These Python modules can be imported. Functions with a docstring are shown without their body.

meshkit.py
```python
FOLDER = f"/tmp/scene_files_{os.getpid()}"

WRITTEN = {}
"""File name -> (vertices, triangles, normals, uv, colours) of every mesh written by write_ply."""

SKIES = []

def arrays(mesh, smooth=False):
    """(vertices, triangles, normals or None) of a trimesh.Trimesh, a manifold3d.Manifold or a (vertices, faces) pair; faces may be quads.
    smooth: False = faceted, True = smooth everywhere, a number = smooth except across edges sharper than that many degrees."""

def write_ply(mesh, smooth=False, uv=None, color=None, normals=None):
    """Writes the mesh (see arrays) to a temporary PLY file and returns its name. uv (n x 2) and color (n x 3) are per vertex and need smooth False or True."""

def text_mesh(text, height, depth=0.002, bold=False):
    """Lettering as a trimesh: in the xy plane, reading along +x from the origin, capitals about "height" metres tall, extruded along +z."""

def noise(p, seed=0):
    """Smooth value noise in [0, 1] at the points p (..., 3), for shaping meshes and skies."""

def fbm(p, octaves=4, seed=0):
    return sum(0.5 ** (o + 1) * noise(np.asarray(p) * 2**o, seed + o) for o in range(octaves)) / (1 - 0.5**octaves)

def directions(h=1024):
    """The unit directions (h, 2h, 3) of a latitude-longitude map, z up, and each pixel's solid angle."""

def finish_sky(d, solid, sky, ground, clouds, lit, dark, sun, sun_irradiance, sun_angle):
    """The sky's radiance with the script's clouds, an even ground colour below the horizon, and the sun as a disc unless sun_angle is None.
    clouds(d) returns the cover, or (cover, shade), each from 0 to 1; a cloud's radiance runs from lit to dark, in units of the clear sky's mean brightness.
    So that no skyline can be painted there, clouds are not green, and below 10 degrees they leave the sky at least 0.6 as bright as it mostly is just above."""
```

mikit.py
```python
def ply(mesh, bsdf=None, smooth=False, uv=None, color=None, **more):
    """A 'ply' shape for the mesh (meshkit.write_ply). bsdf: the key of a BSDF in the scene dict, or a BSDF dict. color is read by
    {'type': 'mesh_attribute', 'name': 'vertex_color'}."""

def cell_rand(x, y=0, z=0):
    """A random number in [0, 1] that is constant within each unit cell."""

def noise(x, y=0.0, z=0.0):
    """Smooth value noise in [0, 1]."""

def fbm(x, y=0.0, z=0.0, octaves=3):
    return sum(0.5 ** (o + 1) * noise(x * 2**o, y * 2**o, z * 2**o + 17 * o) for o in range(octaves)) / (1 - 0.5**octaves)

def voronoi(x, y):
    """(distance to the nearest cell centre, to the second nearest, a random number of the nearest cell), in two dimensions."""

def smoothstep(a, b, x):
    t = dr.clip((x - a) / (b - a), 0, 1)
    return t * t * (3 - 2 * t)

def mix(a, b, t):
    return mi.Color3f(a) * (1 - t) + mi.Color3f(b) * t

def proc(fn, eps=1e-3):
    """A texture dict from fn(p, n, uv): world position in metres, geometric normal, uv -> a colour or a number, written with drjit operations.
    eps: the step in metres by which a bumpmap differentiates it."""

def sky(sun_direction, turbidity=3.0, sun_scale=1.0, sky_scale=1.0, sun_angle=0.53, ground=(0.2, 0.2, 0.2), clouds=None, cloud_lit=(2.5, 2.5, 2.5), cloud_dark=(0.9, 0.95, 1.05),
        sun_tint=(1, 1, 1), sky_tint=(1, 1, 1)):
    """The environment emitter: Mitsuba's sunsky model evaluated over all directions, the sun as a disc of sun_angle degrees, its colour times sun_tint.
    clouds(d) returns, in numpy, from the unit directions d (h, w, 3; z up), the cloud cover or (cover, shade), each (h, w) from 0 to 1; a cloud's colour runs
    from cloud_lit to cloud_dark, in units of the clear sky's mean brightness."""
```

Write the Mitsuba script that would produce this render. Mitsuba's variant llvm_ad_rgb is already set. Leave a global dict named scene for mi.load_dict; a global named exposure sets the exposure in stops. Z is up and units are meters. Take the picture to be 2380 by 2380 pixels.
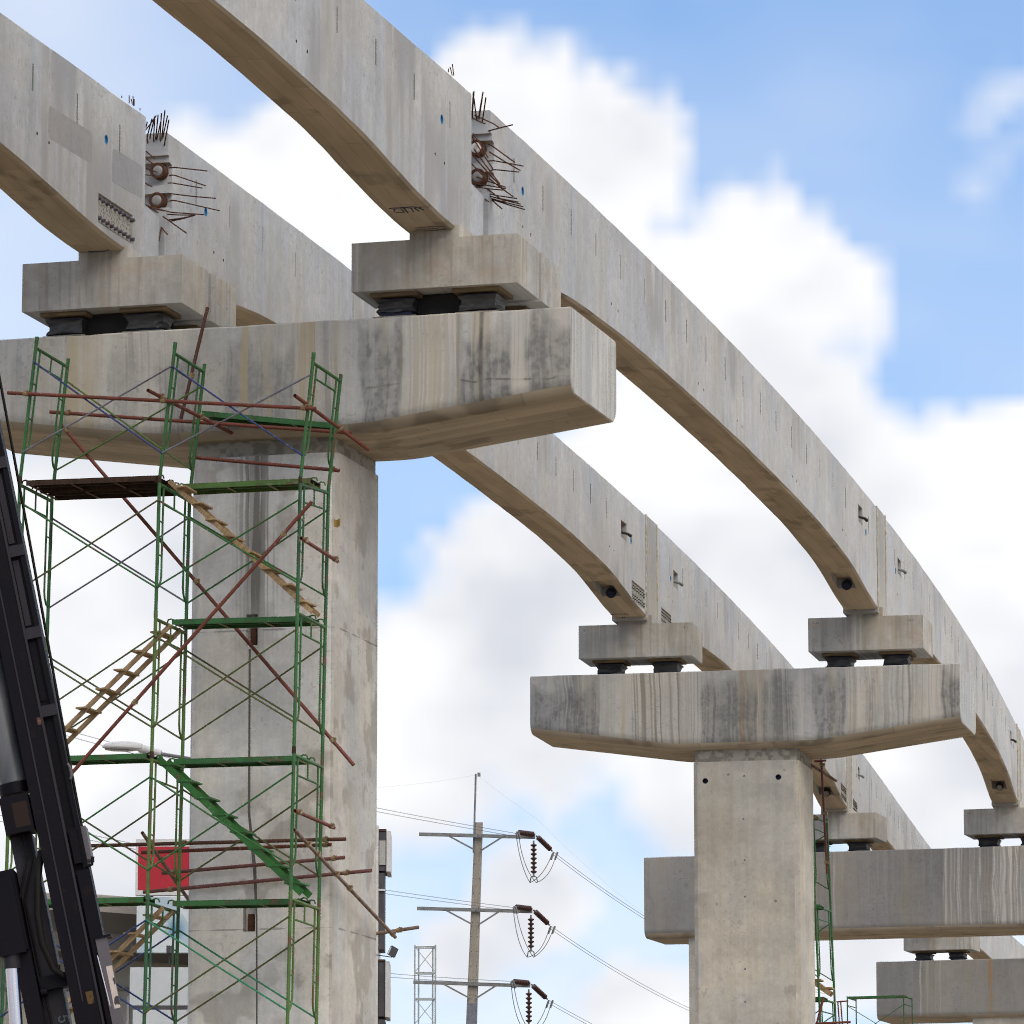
import math, random
import numpy as np, trimesh, drjit as dr, mitsuba as mi, mikit, manifold3d as m3
from scipy.interpolate import CubicSpline, PchipInterpolator
from shapely.geometry import Polygon
from mikit import noise, fbm, smoothstep, mix, voronoi, cell_rand
import meshkit
T = mi.ScalarTransform4f
scene, labels = {}, {}

# ------------------------------------------------------------------ camera, sky, exposure
PITCH = 0.17242429
scene['camera'] = {'type': 'perspective', 'fov': 11.55075, 'near_clip': 1.0, 'far_clip': 8000.0,
                   'to_world': T().look_at(origin=[0, 0, 1.7], target=[0, math.cos(PITCH), 1.7 + math.sin(PITCH)], up=[0, 0, 1])}
exposure = 2.14
# cumulus banks: (azimuth, elevation, radius) in degrees, azimuth clockwise from the line of the road
PUFFS = [(-0.58, 14.84, 0.37),(-0.1, 14.94, 0.35),(0.27, 14.9, 0.27),(0.58, 14.88, 0.35),(0.97, 14.51, 0.37),(1.3, 14.42, 0.31),(1.45, 13.92, 0.37),(1.62, 13.47, 0.35),(0.88, 13.74, 1.14),(-0.1, 13.92, 1.02),(-0.89, 14.16, 0.72),(-1.62, 13.68, 1.26),(-2.71, 13.5, 1.02),(-3.44, 13.56, 0.78),(-3.87, 13.68, 0.54),(-2.1, 13.86, 0.72),(2.35, 13.11, 0.3),(2.64, 13.26, 0.35),(3.09, 13.19, 0.4),(3.52, 12.85, 0.4),(3.89, 12.39, 0.4),(3.84, 12.0, 0.37),(4.16, 11.91, 0.18),(3.13, 12.3, 0.84),(2.33, 12.06, 1.08),(2.12, 12.53, 0.5),(1.67, 12.3, 0.78),(1.0, 12.48, 0.99),(3.7, 10.69, 0.72),(4.1, 10.51, 0.54),(4.58, 10.39, 0.57),(5.07, 10.42, 0.6),(5.56, 10.45, 0.63),(6.04, 10.45, 0.63),(3.25, 9.97, 1.38),(4.46, 9.19, 1.38),(5.68, 9.19, 1.38),(2.33, 10.57, 1.38),(1.42, 9.97, 1.2),(3.25, 11.22, 0.72),(-0.78, 9.46, 0.25),(-0.49, 9.67, 0.29),(-0.1, 9.76, 0.36),(0.27, 9.43, 0.54),(-0.4, 9.13, 0.48),(0.81, 9.07, 1.02),(-0.71, 8.47, 0.66),(-1.25, 8.23, 0.66),(0.21, 8.18, 1.32),(1.73, 8.18, 1.56),(3.25, 7.88, 1.56),(5.07, 7.58, 1.68),(-4.66, 9.07, 1.8),(-5.51, 8.18, 1.56),(-3.87, 7.58, 1.56),(-5.27, 6.08, 1.8),(-3.44, 5.78, 1.8),(-1.01, 6.98, 1.08),(0.51, 7.16, 0.72),(0.21, 5.48, 0.78),(-0.52, 4.89, 0.66),(1.3, 4.11, 0.78),(1.73, 4.35, 0.48),(2.03, 6.68, 0.84),(4.77, 5.48, 1.08),(3.98, 4.89, 0.84),(-4.35, 10.09, 0.54)]
def clouds(d):
    az, el = np.degrees(np.arctan2(d[..., 0], d[..., 1])), np.degrees(np.arcsin(d[..., 2]))
    q = np.stack([az, el, 0 * az], -1)
    big = meshkit.fbm(q * .055 + 3.1, 5, 2)
    v = (big - .42) * 5.0
    near = np.exp(-np.maximum(0, np.hypot(az / 10, (el - 10) / 8) - 1) ** 2 * 6)
    body = np.zeros(az.shape)
    jx, jy = (meshkit.fbm(q * 2.2 + 7, 3, 5) - .5) * .26, (meshkit.fbm(q * 2.2 + 27, 3, 6) - .5) * .26
    for a, e, r in PUFFS:
        body = body + np.exp(np.clip(11 * (r - np.hypot(az + jx - a, el + jy - e)), -40, 40))
    body = np.clip(np.log(body + 1e-9) / 11, -9, 2)
    wob = (meshkit.fbm(q * 2.6 + 7, 3, 15) - .5) * .48
    thin = (meshkit.fbm(q * [.28, .5, 1] + 19, 4, 8) - .5) * 2.4
    veil = .16 + .18 * np.clip((8.5 - el) / 2, 0, 1) * np.clip(1 - np.abs(az - .6) / 3, 0, 1) + .40 * np.exp(-((az + 6) / 3.2) ** 2) + .3 * np.clip((9 - el) / 4, 0, 1) + thin * .16
    wisp = sum(a0 * np.exp(-((az - a) / w) ** 2 - ((el - e - sl * (az - a)) / h) ** 2) for a, e, w, h, sl, a0 in ((3.3, 14.75, .8, .12, .03, .42), (5.75, 14.3, .55, .6, .35, .55), (5.45, 13.5, .45, .5, 0, .4))) * np.clip((meshkit.fbm(q * [1.5, 2.6, 1] + 5, 4, 9) - .22) * 2.4, 0, 1.2)
    v = near * (body + wob) + (1 - near) * v * .8
    t = np.clip(v / (.46 + .5 * (1 - near) + .30 * np.clip((9.4 - el) / 3, 0, 1) + .35 * np.clip((-az - 1.5) / 3, 0, 1)) + .5, 0, 1)
    cover = t * t * (3 - 2 * t)
    cover = np.maximum(cover, np.clip(np.maximum(veil, wisp), 0, .8))
    shade = np.clip((meshkit.fbm(q * [.55, .85, 1] + 41, 5, 11) - .42) * 2.4 + (9 - el) * .035, 0, 1)
    shade = shade * np.clip(.30 + body * 1.6, 0, 1) * near + shade * (1 - near)
    return cover, shade
scene['sky'] = mikit.sky([.50, -.92, 1.05], turbidity=3, sun_scale=.37, sun_angle=50, ground=(.16, .14, .115), clouds=clouds,
                         cloud_lit=(2.55, 2.56, 2.6), cloud_dark=(1.82, 1.89, 2.05), sky_tint=(.80, .99, 1.17), sun_tint=(.97, 1, 1.04))

# ------------------------------------------------------------------ helpers
def numbered(name):
    if not any(k == name or k.startswith(name + '__') for k in scene): return name
    k = 1
    while any(q == f'{name}_{k:03d}' or q.startswith(f'{name}_{k:03d}__') for q in scene): k += 1
    return f'{name}_{k:03d}'
CNT = {}
def fresh(name):
    CNT[name] = CNT.get(name, -1) + 1
    return name if CNT[name] == 0 else f'{name}_{CNT[name]:03d}'
def thing(name, label, cat, group=None, kind=None):
    key = fresh(name)
    labels[key] = {'label': label, 'category': cat}
    if group: labels[key]['group'] = group
    if kind: labels[key]['kind'] = kind
    return key
def part(root, name, mesh, mat, smooth=False, label=None, stuff=False):
    key = fresh(f'{root}__{name}')
    scene[key] = mikit.ply(mesh, mat, smooth=smooth)
    if label or stuff:
        labels[key] = {}
        if label: labels[key]['label'] = label
        if stuff: labels[key]['kind'] = 'stuff'
    return key
def single(name, mesh, mat, label, cat, group=None, kind=None, smooth=False):
    key = thing(name, label, cat, group, kind)
    scene[key] = mikit.ply(mesh, mat, smooth=smooth)
    return key
def cat(ms): return trimesh.util.concatenate(ms)
def box(a, b):
    m = trimesh.creation.box(extents=np.subtract(b, a)); m.apply_translation((np.add(a, b)) / 2); return m
def tm(man):
    m = man.to_mesh(); return trimesh.Trimesh(np.array(m.vert_properties[:, :3], float), np.array(m.tri_verts), process=False)
def man(t):
    t = t.copy(); t.merge_vertices()
    return m3.Manifold(m3.Mesh(np.asarray(t.vertices, np.float32), np.asarray(t.faces, np.uint32)))
def basis(d):
    d = np.asarray(d, float) / np.linalg.norm(d)
    a = np.cross(d, [0, 0, 1.0] if abs(d[2]) < .95 else [1.0, 0, 0]); a /= np.linalg.norm(a)
    return d, a, np.cross(d, a)
def tube(pts, r, n=8, cap=True):
    """A round tube along a polyline, its ends closed."""
    P = np.asarray(pts, float); r = np.broadcast_to(r, (len(P),))
    t = np.gradient(P, axis=0) if len(P) > 2 else np.array([P[1] - P[0]] * 2)
    _, a, b = basis(t[0]); V = []
    ang = np.arange(n) * 2 * np.pi / n
    for i in range(len(P)):
        d = t[i] / np.linalg.norm(t[i]); a = a - d * (a @ d); a /= np.linalg.norm(a); b = np.cross(d, a)
        V.append(P[i] + r[i] * (np.cos(ang)[:, None] * a + np.sin(ang)[:, None] * b))
    V = np.vstack(V); F = []
    for i in range(len(P) - 1):
        for j in range(n):
            q = [i * n + j, i * n + (j + 1) % n, (i + 1) * n + (j + 1) % n, (i + 1) * n + j]
            F += [[q[0], q[1], q[2]], [q[0], q[2], q[3]]]
    if cap:
        k = len(V); V = np.vstack([V, P[0], P[-1]]); e = (len(P) - 1) * n
        for j in range(n): F += [[k, (j + 1) % n, j], [k + 1, e + j, e + (j + 1) % n]]
    return trimesh.Trimesh(V, F, process=False)
def pipe(a, b, r, n=12, wall=.004):
    """A straight pipe with open, hollow ends."""
    d, u, w = basis(np.subtract(b, a)); ang = np.arange(n) * 2 * np.pi / n; ring = np.cos(ang)[:, None] * u + np.sin(ang)[:, None] * w
    a, b = np.asarray(a, float), np.asarray(b, float); L = np.linalg.norm(b - a); dep = min(.12, L / 3)
    R = [a + d * dep + ring * (r - wall), a + ring * (r - wall), a + ring * r, b + ring * r, b + ring * (r - wall), b - d * dep + ring * (r - wall)]
    V = np.vstack(R); F = []
    for i in range(5):
        for j in range(n):
            q = [i * n + j, i * n + (j + 1) % n, (i + 1) * n + (j + 1) % n, (i + 1) * n + j]; F += [[q[0], q[1], q[2]], [q[0], q[2], q[3]]]
    k = len(V); V = np.vstack([V, a + d * dep, b - d * dep])
    for j in range(n): F += [[k, (j + 1) % n, j], [k + 1, 5 * n + j, 5 * n + (j + 1) % n]]
    return trimesh.Trimesh(V, F, process=False)
def bar(a, b, w, h, up=(0, 0, 1)):
    """A rectangular bar from a to b, w wide and h high."""
    a, b = np.asarray(a, float), np.asarray(b, float); d = (b - a) / np.linalg.norm(b - a)
    s = np.cross(d, up); s /= np.linalg.norm(s); t = np.cross(s, d)
    V = np.array([p + s * w / 2 * i + t * h / 2 * j for p in (a, b) for i, j in ((-1, -1), (1, -1), (1, 1), (-1, 1))])
    F = [[0, 1, 2], [0, 2, 3], [4, 6, 5], [4, 7, 6]]
    for i in range(4): j = (i + 1) % 4; F += [[i, i + 4, j], [j, i + 4, j + 4]]
    return trimesh.Trimesh(V, F, process=False)
def loft(sections):
    """Closed solid through sections (k, n, 3) of equal point counts, ends capped as fans of a convex outline."""
    S = np.asarray(sections, float); k, n, _ = S.shape; V = S.reshape(-1, 3); F = []
    for i in range(k - 1):
        for j in range(n):
            q = [i * n + j, i * n + (j + 1) % n, (i + 1) * n + (j + 1) % n, (i + 1) * n + j]; F += [[q[0], q[1], q[2]], [q[0], q[2], q[3]]]
    for j in range(1, n - 1): F += [[0, j + 1, j], [(k - 1) * n, (k - 1) * n + j, (k - 1) * n + j + 1]]
    m = trimesh.Trimesh(V, F, process=False)
    if m.volume < 0: m.invert()
    return m
def disc(c, d, r, h, n=20):
    c = np.asarray(c, float); d = basis(d)[0]; return tube([c, c + d * h], r, n)
def fr(p, q):
    """Pier coordinates (u along the crossbeam to the right, w away along the track, z up) to the world."""
    x, y, f = PIER[p]; q = np.asarray(q, float); u, w, z = q[..., 0], q[..., 1], q[..., 2]
    return np.stack([x + u * math.cos(f) + w * math.sin(f), y - u * math.sin(f) + w * math.cos(f), z], -1)
def put(p, mesh):
    m = mesh.copy(); m.vertices = fr(p, m.vertices); return m

PIER = {1: (-3.392, 66.70, .2712), 2: (4.593, 99.703, .2154), 3: (8.323, 134.056, .2943), 4: (16.897, 167.321, .3106), 5: (23.4, 200.5, .32)}

# ------------------------------------------------------------------ materials
def diffuse(name, fn, rough=.9, bump=None, scale=.003, spec=.25):
    b = {'type': 'principled', 'base_color': mikit.proc(fn) if callable(fn) else {'type': 'rgb', 'value': list(fn)}, 'roughness': rough, 'specular': spec}
    if bump: b = {'type': 'bumpmap', 'arbitrary': {**mikit.proc(bump, .004)}, 'scale': scale, 'bsdf': b}
    scene[name] = {'type': 'twosided', 'bsdf': b}
def metal_paint(name, col, rough=.45, rust=.0, rust_col=(.13, .06, .035)):
    def fn(p, n, uv):
        a = fbm(p.x * 9, p.y * 9, p.z * 5); b = noise(p.x * 60, p.y * 60, p.z * 45)
        c = mix(col, [x * .72 for x in col], smoothstep(.35, .75, a))
        c = mix(c, (.30, .29, .27), smoothstep(.66, .74, fbm(p.x * 31, p.y * 31, p.z * 22)) * smoothstep(.5, .62, fbm(p.x * 2.3, p.y * 2.3, p.z * 1.9)) * .4)
        return mix(c, rust_col, smoothstep(.86 - rust, .96 - rust, a * .7 + b * .3 + .15))
    diffuse(name, fn, rough, spec=.4)
def along(p): return .965 * p.x - .262 * p.y
def conc_core(p, h, base, streak=.10, patch=.10):
    """Cast concrete: fine vertical streaks, broad clouding and small specks."""
    s1 = fbm(h * 5.5, p.z * .30, 3.0); s2 = noise(h * 31, p.z * .9, 7.0); cl = fbm(h * .9, p.z * 1.1, 11.0, octaves=4); sp = noise(h * 42, p.z * 30, 5.0)
    k = 1 + (s1 - .5) * 2 * streak + (s2 - .5) * streak + (cl - .5) * 2 * patch - .25 * smoothstep(.93, .97, sp) * smoothstep(.5, .6, fbm(h * 3, p.z * 3, 2.0))
    k = k * (.91 + .18 * fbm(h * 13, p.z * 12, 41.0, octaves=4)) * (.95 + .10 * noise(h * 48, p.z * 44, 43.0)) * (1 - .16 * smoothstep(.80, .86, noise(h * 23, p.z * 21, 47.0)) * smoothstep(.5, .62, fbm(h * 1.6, p.z * 1.6, 49.0)))
    warm = fbm(h * 1.7, p.z * .8, 21.0)
    c = mix(base, [base[0] * .93, base[1] * .97, base[2] * 1.04], smoothstep(.35, .7, warm))
    return c * k
BASE = (.47, .455, .42)
def boards(p, a, b, c):
    """Faint plank joints of the soffit formwork, a along the planks, b across them."""
    f = b / .23; e = dr.abs(f - dr.floor(f) - .5); row = cell_rand(dr.floor(f), 3)
    j = (a + row * 5) / 2.4; e2 = dr.abs(j - dr.floor(j) - .5)
    tone = cell_rand(dr.floor(f), dr.floor(j), 9)
    k = .88 + .22 * tone + (fbm(a * .8, b * 7, 1.0) - .5) * .36 - .28 * smoothstep(.60, .72, fbm(a * 1.3, b * 2.2, 71.0, octaves=4))
    k = k * (1 - .30 * smoothstep(.465, .5, e)) * (1 - .22 * smoothstep(.490, .5, e2))
    return c * k
def girder_fn(p, n, uv):
    h = p.y + .25 * p.x
    side = conc_core(p, h, (.388, .392, .394), .075, .12) * (.93 + .14 * fbm(h * 7, p.z * 6, 2.0, octaves=4))
    wash = smoothstep(.56, .72, fbm(h * .55, p.z * .35, 31.0)) * smoothstep(.3, .6, fbm(h * 3.2, p.z * .4, 9.0))
    side = mix(side, (.265, .266, .275), wash * .75)
    tan = smoothstep(.66, .78, fbm(h * 4.0, p.z * .22, 51.0)); side = mix(side, (.36, .335, .275), tan * .35)
    under = boards(p, p.y, p.x - .25 * p.y, mi.Color3f(.37, .305, .222)) * (.9 + .25 * fbm(p.x * 2, p.y * 1.1, 4.0))
    return dr.select(n.z < -.55, under, side)
def block_fn(p, n, uv):
    h = along(p) + dr.select(dr.abs(n.x * .965 - n.y * .262) > .7, p.y * 1.0, 0.0)
    c = conc_core(p, h, (.37, .355, .325), .12, .24) * (.88 + .24 * fbm(h * 6, p.z * 6, 12.0, octaves=5))
    st = smoothstep(.62, .75, fbm(h * 3.1, p.z * .35, 77.0)); c = mix(c, (.29, .24, .165), st * .35)
    lt = smoothstep(.64, .7, noise(h * 17, p.z * .5, 14.0)) * smoothstep(.55, .7, fbm(h * 1.5, p.z * .4, 4.0)); c = mix(c, (.43, .42, .40), lt * .7); dk = smoothstep(.60, .68, noise(h * 21, p.z * .7, 24.0)) * smoothstep(.5, .62, fbm(h * 1.9, p.z * .9, 34.0)); c = mix(c, (.17, .167, .16), dk * .32); c = mix(c, (.36, .24, .15), .2 * smoothstep(.70, .76, fbm(h * 2.4, p.z * 2.8, 88.0, octaves=4)))
    return c
def cap_maker(pier, light, seed, bands, gen, dark=(.135, .142, .15)):
    """Crossbeam concrete. bands: (from u, to u, strength, kind) of the stains its faces carry, u along the beam."""
    x0, y0, f = PIER[pier]; cf, sf = math.cos(f), math.sin(f); KIND = {'mold': dark, 'white': (.47, .46, .435), 'tan': (.39, .33, .225), 'wet': (.075, .073, .07), 'brown': (.215, .195, .16), 'rust': (.36, .19, .06), 'seam': (.07, .066, .06)}
    def fn(p, n, uv):
        a = (p.x - x0) * cf - (p.y - y0) * sf; end = dr.abs(n.x * cf - n.y * sf) > .6; front = (n.x * sf + n.y * cf < -.3) & ~end
        h = dr.select(end, p.y * 1.3 + 40, a); d = 15.88 - p.z
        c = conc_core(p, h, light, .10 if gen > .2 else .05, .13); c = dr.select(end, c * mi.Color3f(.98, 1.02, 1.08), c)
        fine = noise(h * 38 + 3 * noise(h * 2, d * 2, 1.0), d * .25, seed); thread = smoothstep(.42, .66, fine); grain = smoothstep(.30, .66, fbm(h * 11, d * 6.5, 6.0, octaves=5) * .8 + .2 * thread + .25 * (fbm(h * 1.8, d * 1.6, 16.0) - .5))
        mold = smoothstep(.50, .60, fbm(h * .75 + seed, d * .35, 3.0 + seed)) * smoothstep(.12, .4, d + (fbm(h * 6, d, 8.0) - .5) * .6) * (.5 + .5 * grain)
        c = mix(c, dark, mold * dr.select(end, .2, gen))
        run = fbm(h * 9 + seed * 3, d * .12, 5.0); ln = .25 + 1.5 * noise(h * 13, seed, 2.0)
        c = mix(c, (.46, .45, .43), smoothstep(.55, .66, run) * smoothstep(ln, ln - .35, d) * smoothstep(.40, .56, fbm(h * .8, 1.0, 9.0 + seed)) * (.7 if gen > .2 else .12))
        c = mix(c, (.18, .172, .158), smoothstep(.60, .70, fine) * smoothstep(.45, .6, fbm(h * 1.4, d * .3, 15.0 + seed)) * (.5 if gen > .2 else .15))
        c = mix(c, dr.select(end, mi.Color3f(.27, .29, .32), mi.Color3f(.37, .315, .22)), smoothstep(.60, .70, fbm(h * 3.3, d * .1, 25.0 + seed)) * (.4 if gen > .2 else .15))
        wob = (fbm(h * 7, d * 1.6, 33.0) - .5) * .22; wv = (noise(d * 1.7, seed, 4.0) - .5) * .05
        for b0, b1, k, kind in bands:
            sharp = .05 if kind in ('mold', 'brown') else .02; ww = wob if kind == 'mold' else wob * .12 + wv
            m = smoothstep(b0 - sharp, b0 + sharp, a + ww) * smoothstep(b1 + sharp, b1 - sharp, a + ww) * k
            if kind == 'mold': m = m * smoothstep(.10, .5, d + (fbm(h * 3, d, 8.0) - .5) * .9) * (.55 + .45 * grain) * (.75 + .25 * smoothstep(.35, .65, fbm(h * 22, d * 20, 66.0, octaves=3))) * smoothstep(1.66, 1.45, d)
            elif kind == 'seam': m = m * smoothstep(.022, .004, dr.abs(d - .93 - .012 * a * a * .1 + (noise(a * 5, 1.0, 2.0) - .5) * .05)) * (.25 + .75 * smoothstep(.25, .7, noise(a * 11, 4.0, 1.0)))
            elif kind == 'white': m = m * (.25 + .75 * thread) * (.75 + .25 * smoothstep(1.5, .2, d))
            elif kind == 'brown': m = m * thread
            elif kind == 'wet': m = m * (.7 + .3 * grain)
            else: m = m * (.4 + .6 * smoothstep(.3, .6, noise(h * 15, d * .6, 3.0)))
            c = dr.select(front, mix(c, KIND[kind], m), c)
        under = boards(p, a, p.y + .26 * p.x, mi.Color3f(.375, .32, .245)) * (.88 + .25 * fbm(a * 2, p.y * 2, 4.0))
        return dr.select(n.z < -.55, under, c)
    return fn
def col_maker(light, seed, cx, lift):
    def fn(p, n, uv):
        h = along(p) + dr.select(dr.abs(n.x * .965 - n.y * .262) > .7, p.y * 1.0, 0.0)
        c = conc_core(p, h, light, .08, .16)
        c = c * (.84 + .32 * fbm(h * 1.1, p.z * 2.6, seed, octaves=5)) * (.94 + .12 * fbm(h * 9, p.z * 9, seed + 2))
        m = smoothstep(.55, .68, fbm(h * 2.4, p.z * 2.2, seed + 4, octaves=5)) * smoothstep(.45, .6, fbm(h * .7, p.z * .35, seed + 8)); c = mix(c, (.235, .212, .178), m * .45)
        e = dr.abs((p.z - lift[0]) / lift[1] - dr.floor((p.z - lift[0]) / lift[1]) - .5); ln = smoothstep(.5 - .012 / lift[1], .5, e + (noise(h * 6, 1.0, 2.0) - .5) * .006)
        c = c * (1 - .45 * ln)
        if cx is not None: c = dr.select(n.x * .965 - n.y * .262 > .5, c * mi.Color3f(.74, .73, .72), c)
        if cx is not None:
            g = h - cx; wet = smoothstep(.42, .05, dr.abs(g - .1 + .1 * noise(p.z * .8, 2.0, 1.0))) * smoothstep(10.6, 13.2, p.z)
            fil = smoothstep(.46, .60, noise(h * 36 + noise(p.z * 3, h, 1.0) * .9, p.z * .5, 9.0)) * .85 + .6 * smoothstep(.11, .06, dr.abs(g - .0)); c = mix(c, (.12, .113, .103), dr.minimum(wet * fil, 1.0) * .85)
        return c
    return fn
def fine_bump(p, n, uv): return fbm(p.x * 30, p.y * 30, p.z * 24, octaves=3) + .6 * noise(p.x * 5, p.y * 5, p.z * 3)
diffuse('girder_concrete', girder_fn, .85, fine_bump, .0016)
diffuse('block_concrete', block_fn, .9, fine_bump, .0022)
diffuse('cap_concrete_one', cap_maker(1, (.43, .42, .39), 1.3, [(1.42, 1.95, .80, 'mold'), (2.80, 3.50, .9, 'mold'), (3.74, 4.34, .8, 'mold'), (-1.42, -.85, .6, 'mold'), (-.5, .5, .62, 'mold'), (-3.6, -3.2, .3, 'mold'), (-2.1, -1.75, .3, 'mold'),
    (1.95, 2.80, .75, 'brown'), (2.0, 2.75, .55, 'white'), (3.50, 3.74, .8, 'white'), (-2.75, -2.28, .55, 'tan'), (.55, .80, .7, 'tan'), (.06, .16, .6, 'tan'), (-.28, -.17, .75, 'tan'), (2.8, 4.34, .62, 'seam'), (1.45, 1.95, .4, 'seam'), (3.06, 3.115, .9, 'wet'), (2.98, 3.0, .5, 'wet')], .25), .9, fine_bump, .0024)
diffuse('cap_concrete_two', cap_maker(2, (.41, .40, .375), 5.7, [(-4.34, -2.95, .8, 'mold'), (-.85, .30, .75, 'mold'), (.38, 1.05, .55, 'mold'), (1.42, 2.05, .8, 'mold'), (3.95, 4.34, .9, 'mold'), (2.5, 2.62, .6, 'mold'), (-2.9, -2.25, .7, 'white'), (.28, .36, .9, 'white'), (1.12, 1.22, .9, 'white'),
    (.5, .58, .6, 'white'), (3.55, 3.95, .5, 'white'), (-2.2, -.9, .7, 'brown'), (2.1, 3.6, .35, 'brown'), (-2.45, -2.38, .6, 'tan'), (-.05, .02, .35, 'rust'), (3.30, 3.35, .7, 'wet')], .3), .9, fine_bump, .0024)
diffuse('cap_concrete_three', cap_maker(3, (.262, .25, .235), 9.1, [(3.18, 3.30, .9, 'white'), (3.36, 3.5, .8, 'white'), (3.55, 3.68, 1.0, 'white'), (3.74, 3.80, .7, 'white'), (3.88, 4.02, .9, 'white'), (4.1, 4.18, .9, 'white'), (4.5, 4.66, 1.0, 'white'), (4.70, 4.85, .9, 'white'), (4.9, 5.02, 1.0, 'white'), (5.08, 5.18, .9, 'white'), (5.25, 5.9, .8, 'white'),
    (.20, .27, .9, 'white'), (.08, .2, .6, 'brown'), (-.2, .05, .5, 'brown'), (4.22, 4.5, .4, 'brown')], .08, (.20, .19, .18)), .9, fine_bump, .0024)
diffuse('cap_concrete_four', cap_maker(4, (.275, .262, .243), 3.7, [(-3.52, -3.47, .8, 'white'), (-3.3, -3.25, .8, 'white'), (-2.85, -2.8, .7, 'white'), (-1.2, -1.08, .75, 'rust'), (-3.45, -2.9, .4, 'brown'), (-4.9, -3.6, .25, 'brown')], .15, (.20, .19, .18)), .9, fine_bump, .0024)
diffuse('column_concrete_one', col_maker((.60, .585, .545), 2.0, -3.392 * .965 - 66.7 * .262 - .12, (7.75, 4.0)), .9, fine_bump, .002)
diffuse('column_concrete_two', col_maker((.425, .395, .34), 6.0, None, (-20.0, 1000.0)), .9, fine_bump, .002)
diffuse('rough_mortar', lambda p, n, uv: mix((.30, .285, .25), (.19, .18, .155), smoothstep(.4, .6, fbm(p.x * 9, p.y * 9, p.z * 9))), .95, lambda p, n, uv: fbm(p.x * 18, p.y * 18, p.z * 18), .02)
diffuse('ground_dirt', lambda p, n, uv: mix((.235, .195, .15), (.17, .145, .115), fbm(p.x * .2, p.y * .2, 0, octaves=4)) * (.85 + .3 * noise(p.x * 3, p.y * 3)), .95)
diffuse('asphalt', lambda p, n, uv: mix((.16, .155, .15), (.12, .12, .118), fbm(p.x * .7, p.y * .3, 0)) * (.85 + .3 * noise(p.x * 30, p.y * 30)), .9)
diffuse('black_gap', (.03, .03, .03), .9)
diffuse('blue_plastic', (.02, .17, .36), .4, spec=.5)
diffuse('dark_blue', (.008, .013, .045), .5, spec=.3)
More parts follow.
